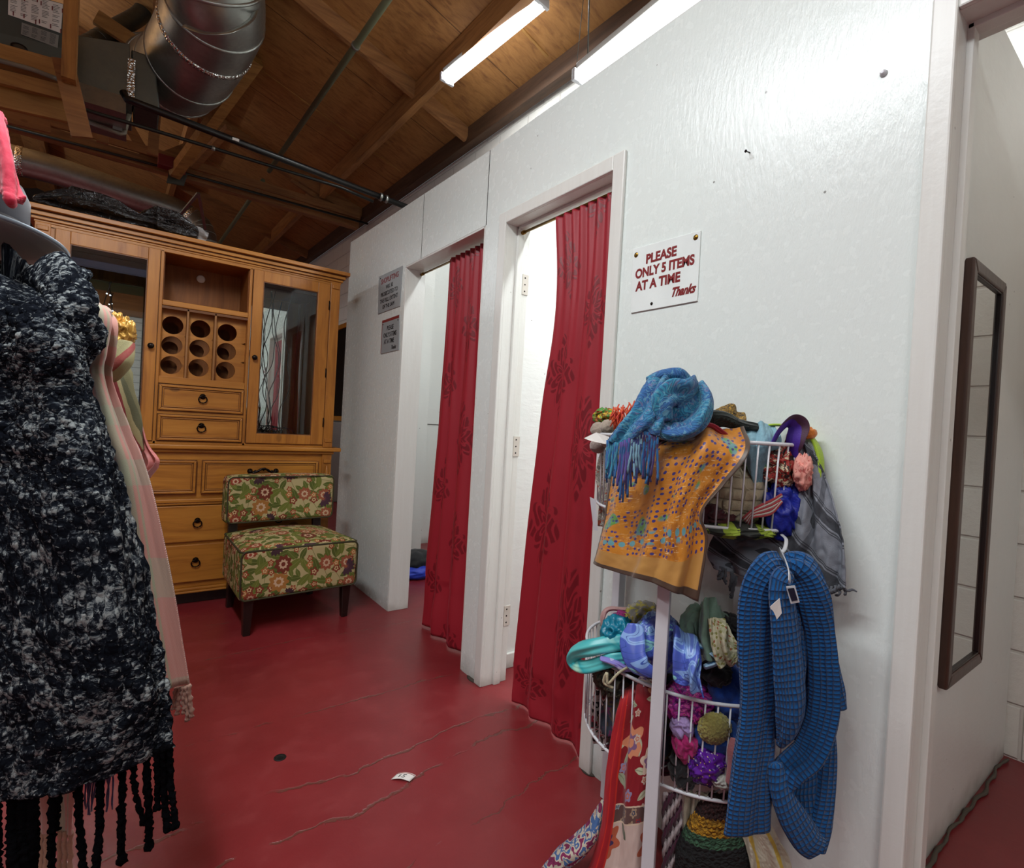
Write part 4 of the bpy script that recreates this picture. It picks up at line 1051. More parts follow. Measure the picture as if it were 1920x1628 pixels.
# ------------------------------------------------------------------ marks on the wall
p = PX(1406, 286, XW); b = B(); b.tube([p+V((.004, 0, 0)), p+V((-.018, 0, -.003)), p+V((-.020, 0, -.0035))], [.0016, .0016, .004], 8); tag(obj('nail', b, BRONZE, origin=p), 'bent nail sticking out of the white partition above the sign', 'nail')
p = PX(1657, 138, XW); b = B(); b.lathe([(.008, 0), (.006, .006), (.003, .010)], (0, 0, 0), 10, Matrix.Translation(p) @ Matrix.Rotation(radians(-90), 4, 'Y')); tag(obj('wall_plug', b, WHITEM, origin=p), 'small painted-over wall plug high on the white partition', 'wall plug')
# ------------------------------------------------------------------ framed mirrors
t = thing('wall_mirror', 'tall narrow mirror in a dark brown frame in the near booth', 'mirror', (2.02, .44, 1.08))
c4 = [PY(1848, 473, .437), PY(1906, 528, .437), PY(1864, 1232, .437), PY(1795, 1312, .437)]
x0, x1, z0, z1 = 1.845, 2.205, .492, 1.692
b = B(); cframe(b, x0, x1, z0, z1, .036, .421, .446); obj('frame', b, MIRW, t, bevel=.006, seg=3)
b = B(); cframe(b, x0+.036, x1-.036, z0+.036, z1-.036, .005, .425, .444); obj('inner_bead', b, DARKW, t, bevel=.002)
b = B(); b.box(x0+.04, x1-.04, .432, .437, z0+.04, z1-.04); obj('mirror_glass', b, MIRROR, t)
t = thing('leaning_mirror', 'brown framed mirror beyond the gap between cabinet and partition', 'mirror', (2.50, 7.9, 1.13))
cmx = cmux(7.9)-.03
bb_ = lambda b, y0, y1, z0, z1, a=0, c=.03: b.box(cmx-c, cmx-a, y0, y1, z0, z1)
b = B(); bb_(b, 7.2, 8.6, 1.12, 1.19); bb_(b, 7.2, 8.6, 2.49, 2.56); bb_(b, 7.2, 7.27, 1.12, 2.56); bb_(b, 8.5, 8.6, 1.12, 2.56); obj('frame', b, PINE, t, bevel=.006)
b = B(); bb_(b, 7.25, 8.55, 1.15, 2.53, .0, .012); obj('dark_pane', b, plain('dark brown glass', (.11, .08, .06), .12), t)
b = B(); b.box(cmx-.35, cmx, 7.2, 8.5, 0, 1.10); o = obj('white_box', b, plain('white painted board', (.6, .6, .6), .5), bevel=.01); tag(o, 'white box standing far behind the gap beside the cabinet', 'box')
# ------------------------------------------------------------------ floor bits
b = B(); q = [PZ(733, 1462, .001), PZ(746, 1450, .004), PZ(780, 1454, .010), PZ(768, 1466, .003)]
g = [[q[0].lerp(q[3], j/8)*(1-i/8)+q[1].lerp(q[2], j/8)*(i/8)+V((0, 0, .006*sin(j/8*pi))) for j in range(9)] for i in range(9)]; b.grid(g, .05, .03)
tg = obj('price_tag', b, PAPER, solid=.0005, fix=False, origin=q[0]); tag(tg, 'white price tag lying on the red floor', 'tag')
def onq(u, v, h=.0012): return g[0][0].lerp(g[0][8], u)*(1-v)+g[8][0].lerp(g[8][8], u)*v+V((0, 0, .006*sin(u*pi)+h))
b = B(); b.tube([onq(.03, .84), onq(.3, .86), onq(.6, .88), onq(.97, .86)], .0009, 5); obj('orange_stripe', b, plain('orange print', (.6, .12, .03), .6), tg)
b = B(); b.tube([onq(.62, .66), onq(.48, .62), onq(.47, .46), onq(.6, .42), onq(.58, .22), onq(.44, .24)], .0008, 5); b.tube([onq(.34, .6), onq(.26, .5), onq(.35, .4), onq(.28, .25)], .0006, 5); b.tube([onq(.31, .66), onq(.31, .2)], .0005, 5); obj('handwriting', b, BLKT, tg)
b = B(); p = PZ(525, 1421, 0); b.lathe([(.020, 0), (.019, .0015), (.012, .002), (.011, .0012), (.002, .0012)], p, 24); tag(obj('floor_plug', b, plain('tarnished floor plug', (.06, .06, .055), .5, .5), origin=p), 'small round dark plug set in the red floor', 'floor plug')
t0 = crumple('dropped_clothing', 'black and blue garment dropped on the floor of the farther booth', PZ(778, 1058, .07)+V((.03, .02, 0)), (.17, .14, .10), m_solid('black jersey', '1c1d22', .8), 'clothing', 5, .2, sub=4)
par(crumple('blue_cloth', '', PZ(785, 1066, .035)+V((-.02, -.10, 0)), (.18, .09, .045), m_solid('royal blue nylon', '1a3fd0', .4), seed=11, sub=4, parent=t0), t0)
b = B(); b.box(-.02, .02, -.004, .0, -.01, .01, Matrix.Translation(PZ(774, 1030, .1))); par(obj('white_logo', b, PAPER), t0)

# ================================================================== BASKET STAND AGAINST THE PARTITION
RCX, RCY, RAX, RAY = 1.272, .872, .240, .288
def rim(a, k=1.0): return RCX-RAX*k*sin(a), RCY+RAY*k*cos(a)
stand = thing('basket_stand', 'white wire basket stand full of scarves against the white partition', 'display stand', (1.15, .9, 0))
b = B(); b.box(-.0145, .0145, -.0145, .0145, 0, 1.08, Matrix.Translation((1.022, .757, 0)) @ Matrix.Rotation(.5, 4, 'Z')); obj('front_post', b, WHITEM, stand, bevel=.002)
for y in (1.105, .70): b = B(); b.box(1.245, 1.274, y-.0145, y+.0145, 0, 1.13); obj('rear_post', b, WHITEM, stand, bevel=.002)
def basket(z0, z1, n=30, k0=.97):
    b = B(); NN = 40
    for z, r, kk in ((z1, .0045, 1), (z0, .0042, k0)):
        pts = [V((*rim(pi*i/NN, kk), z)) for i in range(NN+1)]; b.tube(pts, r, 8); b.tube([pts[0], pts[-1]], r, 8)
    for i in range(1, 12): # floor wires
        a = pi*i/12; x, y = rim(a, k0); b.tube([(x, y, z0), (RCX, y, z0)], .002, 6)
    bk = obj('basket', b, WHITEM, stand)
    for i in range(n+1):
        a = pi*i/n; w = B(); x1, y1 = rim(a, 1.0); x0, y0 = rim(a, k0); w.tube([(x1, y1, z1), (x0, y0, z0)], .0021, 8); obj('wire_bar', w, WHITEM, bk)
    return bk
basket(.948, 1.148); basket(.318, .545)
def T(c, t): return [P(x, y, tt) for (x, y), tt in zip(c, t)]
def S_(r, px):  # size in metres of r pixels at depth px
    return r/976.6*px
def bun(name, label, x, y, t, rx, ry, mat, seed=0, d=.045, amp=.24, rot=0, sub=5, parent=None, ct='scarf', fr=(1.4, 2.5)):
    # rx, ry in photo pixels; d = half depth in metres
    k = t/976.6
    return crumple(name, label, P(x, y, t), (rx*k, d, ry*k), mat, ct, seed, amp, fr, (0, -rot, -YAW), sub, parent=parent)
def strip(name, label, pts, w, mat, seed=0, **k):
    return band(name, label, [P(*p) for p in pts], w, mat, seed=seed, **k)
# ---------- materials of the pile
PM = Mat('blue paisley wool'); v = PM.mixv(.03, uvm(PM), PM.noise(uvm(PM), 30, 2, col=True)); vd = PM.vor(v, 24, dim='2D'); rg = (vd*46+PM.noise(v, 40, 2)*4).f('SINE')
c = PM.mix(PM.step(PM.noise(v, 16, 3), .4, .6), '2b7f9c', '2a5c92'); c = PM.mix(PM.step(rg, .1, .6)*.7, c, '1c4474'); c = PM.mix(PM.step(rg, -.95, -.6)*-.6+.6, c, c); c = PM.mix((PM.noise(v, 120, 2) > .58)*.5, c, '6aa0b0'); c = PM.mix((PM.noise(PM.sc(v, 1, 1, 1, loc=(4, 0, 0)), 90, 2) > .62)*.45, c, '7a6a8c')
PM.set('Base Color', c); PM.set('Roughness', .9); PM.set('Sheen Weight', .15); PM.bump(rg*.3+PM.noise(v, 400, 2), .4, .002); PAIS = PM.mat
TEAL = m_blotch('aqua and teal silk', ['0f7f9a', '63c4c2', '2aa0a8', 'a6d7bd'], 11, .35, 1, .6, interp='LINEAR')
PERI = m_blotch('periwinkle blue printed silk', ['5a74c4', '7fa3d8', '4a5fb8', '86c7c9', '6a8fd6'], 12, .38, 1, .9, line='35509c')
SAGE = m_solid('sage green cotton', '6f8f7e', .75, .2, 60); CREAMP = m_blotch('cream scarf with small olive print', ['b9b79a', 'c6c4a6', 'a9aa88', 'bdbb9c'], 26, .7, 3, 1, spots=(('8a8a4c', 70, .22), ('a05a40', 45, .14)))
REDF0 = 'a01424'
def m_redfloral(su, sv):
    M = Mat('dark red scarf with pale flowers'); v = uvm(M); u, w, _ = M.xyz(v)
    L = [(20, .022, 0, .38, ['b9bfa0', '9aa58a'], '5f6a50', .85, 'leaf', 0.), (9, .030, 5, .22, ['cdb7a4', 'b8a6b8', 'd08a66'], '7a5a80', .85, 'flower', 2.2), (22, .010, 5, .2, ['c8b8a8', '8d86a8'], 'c06a50', .4, 'flower', 6.1)]
    a = flower_layers(M, v, M.mix(M.noise(v, 20)*.5, '8e1220', '6d0d18'), L)
    L2 = [(14, .026, 0, .36, ['5f6a55', '6b2034', '4c3a68'], '35322c', .9, 'leaf', 1.), (10, .030, 6, .22, ['8d1a28', '5a3a78', 'b05a3c', '7c1c2c'], '3a2a58', .9, 'flower', 4.2)]
    c2 = flower_layers(M, v, 'c9b4aa', L2)
    bz = sv*.60; e = w+(M.noise(v, 5)-.5)*.02
    bd = flower_layers(M, v, '5c4440', [(40, .008, 5, .2, ['8a9aa0', '8d2a2c', 'a08a70'], '2a3a5a', .8, 'flower', 3.)])
    c = M.mix(e > bz, a, bd); c = M.mix(e > bz+.035, c, c2)
    c = M.mix(((e-bz).f('ABSOLUTE') < .0016).f('MAXIMUM', (e-bz-.035).f('ABSOLUTE') < .0016), c, 'd4c1a8')
    st = (u < su*.20); c = M.mix(st, c, 'a3141f'); l1 = ((u-su*.20).f('ABSOLUTE') < .0018).f('MAXIMUM', (u-su*.12).f('ABSOLUTE') < .0014); c = M.mix(l1, c, 'c0281c')
    M.set('Base Color', c); M.set('Roughness', .55); M.set('Sheen Weight', .1); M.bump(M.noise(v, 500, 2), .15, .001); return M.mat
def m_orange(su, sv):
    M = Mat('burnt orange silk with dabs and dots'); v = uvm(M); u, w, _ = M.xyz(v)
    nrm = w/sv
    base = M.mix(M.noise(v, 7), 'b8741c', 'cf8a2c'); base = M.mix(M.step(M.noise(v, 14), .5, .62)*.5, base, '8a4a12')
    d = M.mixv(.012, v, M.noise(v, 20, 2, col=True))
    br = M.noise(M.sc(d, 55, 260, 1, rot=(0, 0, .5)), 1, 2); br2 = M.noise(M.sc(d, 260, 60, 1, rot=(0, 0, .3)), 1, 2)
    zone = M.step(M.noise(v, 7, 2), .38, .5)
    base = M.mix((br > .62)*zone*.8, base, 'd9bb8a'); base = M.mix((br2 > .64)*zone*.6, base, '7a4418')
    g = M.step(M.noise(M.sc(v, 1, 1, 1, loc=(3, 1, 0)), 13, 1), .60, .64); gc = M.mix(M.noise(v, 60) > .5, '3f9a4e', '3a8f9a'); base = M.mix(g*.85, base, gc)
    dots = M.vor(v, 62, 'F1', .6, dim='2D'); dz = M.step(M.noise(v, 9, 1), .40, .46)
    base = M.mix((dots < .23)*dz, base, '3a3478')
    bl = M.vor(v, 36, 'F1', .5, dim='2D'); row = 1-M.step(((nrm-.765+u*.25).f('ABSOLUTE')), .03, .05); base = M.mix((bl < .3)*row, base, '5f97a0')
    hem = nrm > .84; base = M.mix(hem, base, M.mix(M.noise(v, 8), 'b98846', 'a67a3c'))
    e = (u/su); eb = (e < .018).f('MAXIMUM', e > .972).f('MAXIMUM', nrm > .965); base = M.mix(eb, base, '4a382c')
    M.set('Base Color', base); M.set('Roughness', .42); M.set('Sheen Weight', .15); M.bump(M.noise(v, 60), .15, .002); return M.mat
KEF = Mat('grey checked cotton shawl'); v = uvm(KEF); x, y, _ = KEF.xyz(KEF.sc(v, 1, 1, 1, rot=(0, 0, .85)))
k = M_ = KEF; st = ((x*9).f('FRACT')-.5).f('ABSOLUTE'); st2 = ((y*5).f('FRACT')-.5).f('ABSOLUTE')
base = k.mix(k.noise(v, 14, 3), '868b94', '6d727b'); base = k.mix(((st < .11)*(k.noise(v, 3.2) > .40))*.85, base, '25272d'); base = k.mix((((st-.16).f('ABSOLUTE') < .015).f('MAXIMUM', (st-.20).f('ABSOLUTE') < .012))*.8, base, '2c2e34'); base = k.mix((st2 < .05)*.55, base, '2a2c33')
hz_ = ((x*70).f('SINE')*(y*70).f('SINE')) > .3; base = k.mix(hz_*(k.noise(v, 5) > .55)*.8, base, '1f2126')
k.set('Base Color', base); k.set('Roughness', .9); k.bump(k.noise(v, 500, 2)+k.noise(v, 25, 3), .4, .003); KEF = k.mat
CROC = m_knit('cream chunky crochet', 'cfc4a8', '9c8f74', 120, 120, bs=1.4); BEAN = m_knit('dark bottle green ribbed knit', '2a322e', '161b19', 300, 60)
# ---------- upper basket: things at the back first
bun('scarf', 'green tartan scarf glimpsed between the upper basket bars', 1428, 868, 1.27, 34, 34, m_blotch('green tartan', ['3f8a4a', '6fae62', '2f7a55', '8fc07a'], 30, .7, 1, 0), 31)
cloth('scarf', 'pale blue cotton scarf folded over the upper basket rim beside the orange silk', [[P(1392, 815, 1.24), P(1425, 793, 1.25), P(1452, 800, 1.26)], [P(1398, 838, 1.205), P(1430, 830, 1.2), P(1462, 828, 1.215)], [P(1402, 880, 1.235), P(1424, 880, 1.225), P(1440, 860, 1.235)], [P(1412, 905, 1.25), P(1430, 925, 1.245), P(1436, 900, 1.25)]], m_solid('pale blue cotton', '86b2c2', .8, .1), rip=ripple(2, .006, seed=2))
bun('crochet_scarf', 'cream chunky crochet scarf bulging behind the upper basket bars', 1382, 930, 1.27, 52, 58, CROC, 7, .05, .16)
bun('scarf', 'royal blue satin scarf low in the right of the upper basket', 1466, 955, 1.225, 34, 52, m_solid('royal blue satin', '1c2a9c', .35, 0), 8, .035, .3)
bun('scarf', 'dark scarf with cream and red flowers behind the bars near the rim', 1462, 875, 1.225, 28, 38, m_blotch('cream red black floral', ['d6cdb0', '2a211d', '9a2a24', 'c8bc9c', '39302a'], 26, .6, 2, 1.5), 9, .035, .3)
strip('striped_ribbon', 'purple and brown striped ribbon looped over the upper basket rim', [(1447, 835, 1.21), (1462, 808, 1.20), (1482, 790, 1.20), (1497, 800, 1.20), (1490, 826, 1.20), (1484, 850, 1.215), (1496, 900, 1.22), (1492, 950, 1.215), (1478, 992, 1.215)], [.016, .022, .018, .015], m_stripes('purple brown striped grosgrain', ['4a2a9c', '4a2f22', '4a2f22', '8d3524', '3c2488'], 0, 14, .1, .6), 3, folds=2, amp=.08, flat=.16, n=80)
bun('scarf', 'salmon pink lace cloth poking through the right end of the upper basket', 1506, 885, 1.185, 16, 34, m_blotch('salmon lace', ['c9776c', 'd9978a', 'b05a54'], 50, .8, 2), 12, .02, .3, sub=4)
bun('scarf', 'lime and black zigzag scarf lying on the floor of the upper basket', 1385, 995, 1.225, 66, 15, m_stripes('lime black zigzag', ['2a2d2a', '2f332c', '8aa02a', '9cb33a', '20231f'], 0, 12, .6), 13, .05, .15)
bun('scarf', 'maroon scarf under the cream crochet in the upper basket', 1345, 968, 1.265, 40, 22, m_solid('maroon wool', '4a1a22', .9), 14, .04, .3)
b = B(); rnd = random.Random(2); rb = B()
for i in range(7):
    dy = i*4-10
    (b if i % 2 else rb).tube(cat([P(1392+i*2, 978+dy*.5, 1.21), P(1412, 962+dy*.6, 1.195), P(1430, 955+dy*.9, 1.193), P(1448, 948+dy, 1.196), P(1466, 938+dy*.5-rnd.random()*6, 1.195)], 16), .0032, 6)
o = obj('yarn_tassel', b, m_solid('off white yarn', 'c9bfb4', .9)); tag(o, 'red and white yarn tassel behind the bars low in the upper basket', 'tassel'); obj('red_strands', rb, m_solid('coral red yarn', 'a83a40', .9), o)
# keffiyeh
kf = cloth('shawl', 'grey checked cotton shawl hanging behind and right of the upper basket', [
    T([(1440, 838), (1470, 836), (1495, 830), (1510, 828), (1520, 838)], (1.25, 1.235, 1.215, 1.20, 1.19)),
    T([(1400, 905), (1450, 905), (1500, 900), (1525, 893), (1543, 888)], (1.30, 1.27, 1.205, 1.185, 1.165)),
    T([(1350, 985), (1420, 990), (1490, 980), (1532, 975), (1570, 968)], (1.33, 1.29, 1.20, 1.165, 1.13)),
    T([(1328, 1035), (1400, 1045), (1480, 1052), (1540, 1048), (1587, 1040)], (1.33, 1.27, 1.20, 1.155, 1.11)),
    T([(1340, 1066), (1400, 1082), (1480, 1105), (1540, 1118), (1588, 1102)], (1.32, 1.26, 1.20, 1.15, 1.11))], KEF, nv=90, nu=90, rip=ripple(4, .010, seed=5, fine=.004))
b = B()
fringe(b, P(1370, 1075, 1.285), P(1382, 1085, 1.28), 3, .055, .004, 1); fringe(b, P(1345, 1062, 1.31), P(1362, 1070, 1.29), 5, .03, .003, 2, sway=.02); fringe(b, P(1520, 1110, 1.16), P(1585, 1098, 1.11), 9, .022, .0028, 3, sway=.02)
b.tube(cat([P(1578, 1098, 1.115), P(1588, 1108, 1.11), P(1598, 1106, 1.11), P(1607, 1110, 1.105)], 10), [.004, .004, .003, .003, .003, .003, .003, .0025, .002, .0015], 6)
obj('fringe', b, m_solid('grey thread', '585c64', .95), kf)
# top heap
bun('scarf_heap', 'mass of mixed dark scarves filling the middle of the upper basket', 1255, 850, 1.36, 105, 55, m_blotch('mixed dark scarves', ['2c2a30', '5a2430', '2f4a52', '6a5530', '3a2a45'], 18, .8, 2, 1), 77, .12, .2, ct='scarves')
animal = m_blotch('black and gold feather print', ['17110c', '8a6a28', '1c140e', 'a8842f', '241a10'], 55, .6, 2, 3)
cloth('scarf', 'black and gold feather print scarf arching behind the dark knit hat', [T([(1318, 800), (1345, 790), (1372, 795), (1398, 800)], (1.30,)*4), T([(1315, 775), (1342, 772), (1368, 776), (1396, 786)], (1.31,)*4), T([(1318, 758), (1340, 766), (1372, 760), (1393, 775)], (1.33,)*4)], animal, rip=ripple(2, .008, seed=1))
strip('knit_hat', 'dark bottle green ribbed knit hat rolled on top of the upper basket', [(1300, 800, 1.27), (1325, 787, 1.26), (1355, 785, 1.25), (1385, 796, 1.24), (1420, 803, 1.24)], [.026, .030, .026, .018, .014], BEAN, 2, folds=3, amp=.10, flat=.75, ct='hat')
strip('scarf', 'crimson silk scarf rolled under the dark knit hat', [(1272, 815, 1.235), (1300, 806, 1.225), (1330, 800, 1.22), (1352, 812, 1.215), (1365, 822, 1.22)], [.012, .016, .014, .010], m_solid('crimson silk', 'a11c34', .4), 5, folds=3, flat=.6)
strip('scarf', 'lime green sheer scarf trailing down the wall from the upper basket', [(1418, 802, 1.27), (1455, 797, 1.26), (1495, 803, 1.245), (1522, 822, 1.215), (1537, 855, 1.19), (1541, 900, 1.175)], [.009, .011, .013, .017, .009], m_solid('lime green chiffon', 'a5c62c', .5, .1), 6, folds=2, amp=.15, flat=.35)
bun('scarf', 'orange silk knot resting on the lime green scarf', 1513, 812, 1.205, 17, 12, m_solid('orange silk', 'd97c18', .45), 15, .014, .2, sub=4)
cl = cloth('scarf', 'burnt orange silk scarf with purple dots hung over the basket front', [
    T([(1148, 848), (1200, 830), (1262, 815), (1330, 800), (1394, 806)], (1.47, 1.38, 1.29, 1.25, 1.22)),
    T([(1143, 890), (1198, 868), (1265, 848), (1335, 832), (1402, 850)], (1.42, 1.30, 1.19, 1.155, 1.14)),
    T([(1134, 940), (1188, 930), (1248, 915), (1305, 898), (1358, 908)], (1.40, 1.285, 1.18, 1.15, 1.14)),
    T([(1126, 985), (1178, 980), (1238, 970), (1285, 962), (1316, 962)], (1.385, 1.28, 1.178, 1.155, 1.145)),
    T([(1117, 1022), (1170, 1032), (1230, 1034), (1280, 1038), (1325, 1012)], (1.38, 1.275, 1.178, 1.155, 1.15)),
    T([(1109, 1056), (1163, 1076), (1212, 1090), (1262, 1110), (1308, 1127)], (1.38, 1.275, 1.178, 1.155, 1.15))], m_orange, nv=110, nu=110, rip=ripple(3.2, .011, seed=3, fine=.001), solid=.0015)
# blue paisley scarf
bs = bun('paisley_scarf', 'blue and teal paisley wool scarf bundled on top of the basket stand', 1268, 768, 1.24, 60, 52, PAIS, 21, .05, .12, fr=(1.3, 2.5))
def sp(nm, pts, w, **k): return band(nm, '', [P(*p) for p in pts], w, PAIS, parent=bs, **k)
sp('folded_loop', [(1238, 800, 1.20), (1258, 813, 1.18), (1290, 806, 1.175), (1315, 780, 1.18), (1322, 748, 1.20), (1308, 724, 1.23)], [.022, .029, .028, .022, .018], seed=1, folds=3, amp=.16, flat=.7)
sp('folded_loop', [(1248, 790, 1.18), (1244, 760, 1.185), (1258, 740, 1.19), (1282, 735, 1.195), (1300, 720, 1.22)], [.020, .030, .034, .030, .022], seed=4, folds=3, amp=.18, flat=.7)
sp('folded_loop', [(1215, 718, 1.25), (1240, 706, 1.25), (1270, 705, 1.25), (1288, 716, 1.25)], [.016, .022, .024, .018], seed=6, folds=2, amp=.1, flat=.8)
cloth('hanging_end', '', [T([(1218, 712), (1240, 708), (1262, 712), (1280, 725)], (1.24, 1.22, 1.22, 1.22)), T([(1203, 735), (1225, 735), (1248, 740), (1262, 750)], (1.22, 1.20, 1.19, 1.19)), T([(1185, 768), (1208, 772), (1232, 778), (1246, 790)], (1.21, 1.185, 1.175, 1.175)), T([(1160, 795), (1186, 800), (1212, 800), (1238, 805)], (1.215, 1.185, 1.17, 1.165)), T([(1136, 826), (1164, 832), (1202, 812), (1237, 818)], (1.23, 1.20, 1.18, 1.165))], PAIS, nv=70, nu=60, rip=ripple(2.5, .008, seed=8), parent=bs, solid=.005)
cols = ['2a72b4', '2f8fb0', '1f5a9a', '5a4a9a', '2a3a7c', '7fb0c8', '3a2a6a', '1f6fae']
for gi, (a, c_, n, L) in enumerate((((1137, 828, 1.225), (1160, 834, 1.20), 6, .085), ((1162, 833, 1.20), (1182, 824, 1.185), 5, .125), ((1183, 822, 1.185), (1205, 814, 1.178), 5, .10), ((1206, 812, 1.178), (1236, 818, 1.165), 6, .105))):
    for q in range(2):
        b = B(); fringe(b, P(a[0], a[1], a[2]), P(c_[0], c_[1], c_[2]), n, L*(1-.12*q), .0026, gi*3+q, sway=.008, seg=6, k=12, jit=.2); obj('fringe', b, m_solid('fringe yarn %d' % (gi*2+q), cols[gi*2+q], .9, .3, 500, .6), bs)
# left side of the heap
bun('scarf', 'yellow and green printed silk at the far left of the upper heap', 1133, 783, 1.56, 20, 17, m_blotch('yellow green print', ['c59a1c', '3f8f3a', '8a4a1c', 'd0b02c'], 20, .5, 1), 41, .05, .3)
b = B(); rnd = random.Random(12)
for i in range(46):
    x = 1150+rnd.random()*42; y = 760+rnd.random()*22-(x-1150)*.2; t_ = 1.42+rnd.random()*.05
    b.tube(cat([P(x, y, t_), P(x-6+rnd.random()*12, y+8, t_-.02), P(x-10+rnd.random()*14, y+18+rnd.random()*10, t_-.02)], 7), .0022, 5)
tag(obj('red_fringe', b, m_blotch('red orange yarn', ['b02030', 'c8502c', 'a83a4a'], 60, .9, 1), origin=P(1170, 775, 1.44)), 'tangle of red and orange yarn fringe beside the blue paisley scarf', 'fringe')
for i, (x, y, r) in enumerate(((1122, 806, 15), (1140, 800, 14), (1121, 836, 15), (1138, 828, 12))):
    fb = bun('fur_ball', ('topmost', 'rearmost', 'lowest', 'right-hand')[i]+' of the beige plush balls at the left of the upper basket', x, y, 1.5-.02*i, r, r*.95, m_solid('beige plush %d' % i, ('a89a8c', 'b0a494', 'a2948c', 'aaa090')[i], .95, .4), 50+i, .02, .08, sub=4, ct='plush ball'); fb['group'] = 'beige plush balls'
cloth('scarf', 'cream scarf with grey sketch print hanging down the left of the upper basket', [T([(1128, 845), (1140, 842), (1156, 845)], (1.50, 1.47, 1.45)), T([(1117, 890), (1132, 890), (1150, 892)], (1.52, 1.48, 1.46)), T([(1124, 925), (1134, 930), (1143, 935)], (1.52, 1.49, 1.46)), T([(1123, 985), (1130, 988), (1136, 985)], (1.53, 1.5, 1.47))], m_blotch('cream grey sketch print', ['b9b4a6', '77756e', 'c4c0b2', '8f8c84', 'a8543c', 'b4b0a2'], 34, .8, 3, 2), rip=ripple(2, .008, seed=9))
b = B(); q = [P(1095, 822, 1.42), P(1118, 811, 1.42), P(1141, 819, 1.40), P(1136, 833, 1.40), P(1108, 827, 1.41)]; b.prism(q, V((.001, .0015, 0))); tag(obj('paper_tag', b, PAPER, origin=q[0]), 'blank white paper tag sticking out left of the paisley scarf', 'tag')
b = B(); q = [P(1106, 932, 1.5), P(1117, 937, 1.49), P(1121, 996, 1.49), P(1113, 994, 1.5)]; b.prism(q, V((.001, .0015, 0))); tag(obj('hanging_tag', b, WHITEM, origin=q[0]), 'narrow white tag hanging at the left side of the upper basket', 'tag')
b = B(); b.tube([P(1302, 800, 1.2), P(1330, 790, 1.19)], .0012, 5); tag(obj('tag_pin', b, WHITEM, origin=P(1302, 800, 1.2)), 'thin white plastic tag pin lying on the crimson scarf', 'tag pin')
# ---------- lower basket
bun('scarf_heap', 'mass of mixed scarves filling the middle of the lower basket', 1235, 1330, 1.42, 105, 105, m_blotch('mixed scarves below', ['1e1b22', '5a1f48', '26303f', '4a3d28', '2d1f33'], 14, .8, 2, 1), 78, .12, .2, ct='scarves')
strip('scarf', 'pale pink satin strip at the back left of the lower heap', [(1135, 1188, 1.50), (1130, 1160, 1.50), (1140, 1143, 1.50), (1170, 1143, 1.49), (1200, 1145, 1.47)], [.012, .014, .012, .011], m_solid('pale pink satin', 'c99d9a', .5), 1, folds=2, flat=.5)
bun('scarf', 'bright magenta cloth in the lower heap below the pale pink strip', 1165, 1172, 1.46, 24, 22, m_solid('magenta jersey', 'a8187c', .6), 61, .04, .3)
bun('scarf', 'cream silk with grey and yellow print at the back of the lower heap', 1210, 1158, 1.44, 34, 26, m_blotch('cream grey yellow print', ['c9c49c', '8f8f8a', 'b8b04a', 'b5b3a4'], 20, .6, 2), 62, .05, .3)
bun('scarf', 'teal silk folded to a point in the lower heap', 1160, 1190, 1.38, 32, 34, m_solid('deep teal silk', '0d7c98', .35, 0, 60), 63, .04, .25, rot=.5, fr=(1.4, 3))
ts = strip('scarf', 'aqua silk scarf spilling over the left of the lower basket', [(1205, 1192, 1.36), (1160, 1202, 1.36), (1110, 1212, 1.37), (1080, 1222, 1.40), (1078, 1240, 1.41), (1100, 1250, 1.38), (1150, 1236, 1.35), (1190, 1232, 1.34)], [.018, .026, .028, .024, .020, .022, .024, .018], TEAL, 2, folds=3, amp=.16, flat=.7, n=100)
strip('scarf', 'lilac and white silk edge curling below the aqua scarf', [(1125, 1234, 1.33), (1150, 1242, 1.325), (1175, 1254, 1.32), (1200, 1250, 1.32)], [.008, .013, .011], m_blotch('lilac white silk', ['b8b6d8', '8a80c8', 'd6d6e0'], 16, .4, 1), 4, folds=2, flat=.5)
bun('scarf', 'dark scarf with cream piping bunched below the aqua scarf', 1148, 1268, 1.40, 32, 34, m_blotch('black olive print', ['2c2c24', '3f3f30', '20201c', '6a6550'], 30, .7, 2, 2), 64, .05, .3)
b = B(); b.tube(cat([P(1180, 1250, 1.31), P(1160, 1262, 1.31), P(1140, 1282, 1.32), P(1138, 1262, 1.32), P(1132, 1280, 1.33), P(1150, 1290, 1.32)], 30), .0035, 6); tag(obj('cream_trim', b, m_solid('cream piping', 'c8c2a0', .7), origin=P(1160, 1262, 1.31)), 'cream piping looping over the dark scarf in the lower basket', 'trim cord')
pb = bun('scarf', 'periwinkle blue printed silk heaped in the middle of the lower basket', 1238, 1208, 1.31, 54, 58, PERI, 65, .055, .16, fr=(1.2, 2.6))
band('folded_edge', '', [P(1192, 1170, 1.28), P(1188, 1210, 1.26), P(1200, 1248, 1.24), P(1240, 1268, 1.235)], [.018, .024, .024, .012], PERI, parent=pb, seed=3, folds=2, flat=.5)
cloth('draped_corner', '', [T([(1262, 1175), (1290, 1185), (1312, 1205)], (1.24, 1.22, 1.22)), T([(1262, 1215), (1288, 1225), (1318, 1232)], (1.205, 1.18, 1.18)), T([(1265, 1262), (1292, 1268), (1312, 1270)], (1.195, 1.165, 1.155)), T([(1268, 1278), (1300, 1296), (1322, 1306)], (1.19, 1.165, 1.15))], PERI, nv=50, nu=50, rip=ripple(2, .012, seed=4), parent=pb)
band('folded_edge', '', [P(1300, 1200, 1.22), P(1325, 1215, 1.21), P(1345, 1238, 1.20), P(1320, 1252, 1.20)], [.012, .018, .014], m_blotch('sky blue silk', ['3f86c0', '8fb0c8', '2f6fb0'], 14, .4, 1), parent=pb, seed=7, folds=2, flat=.4)
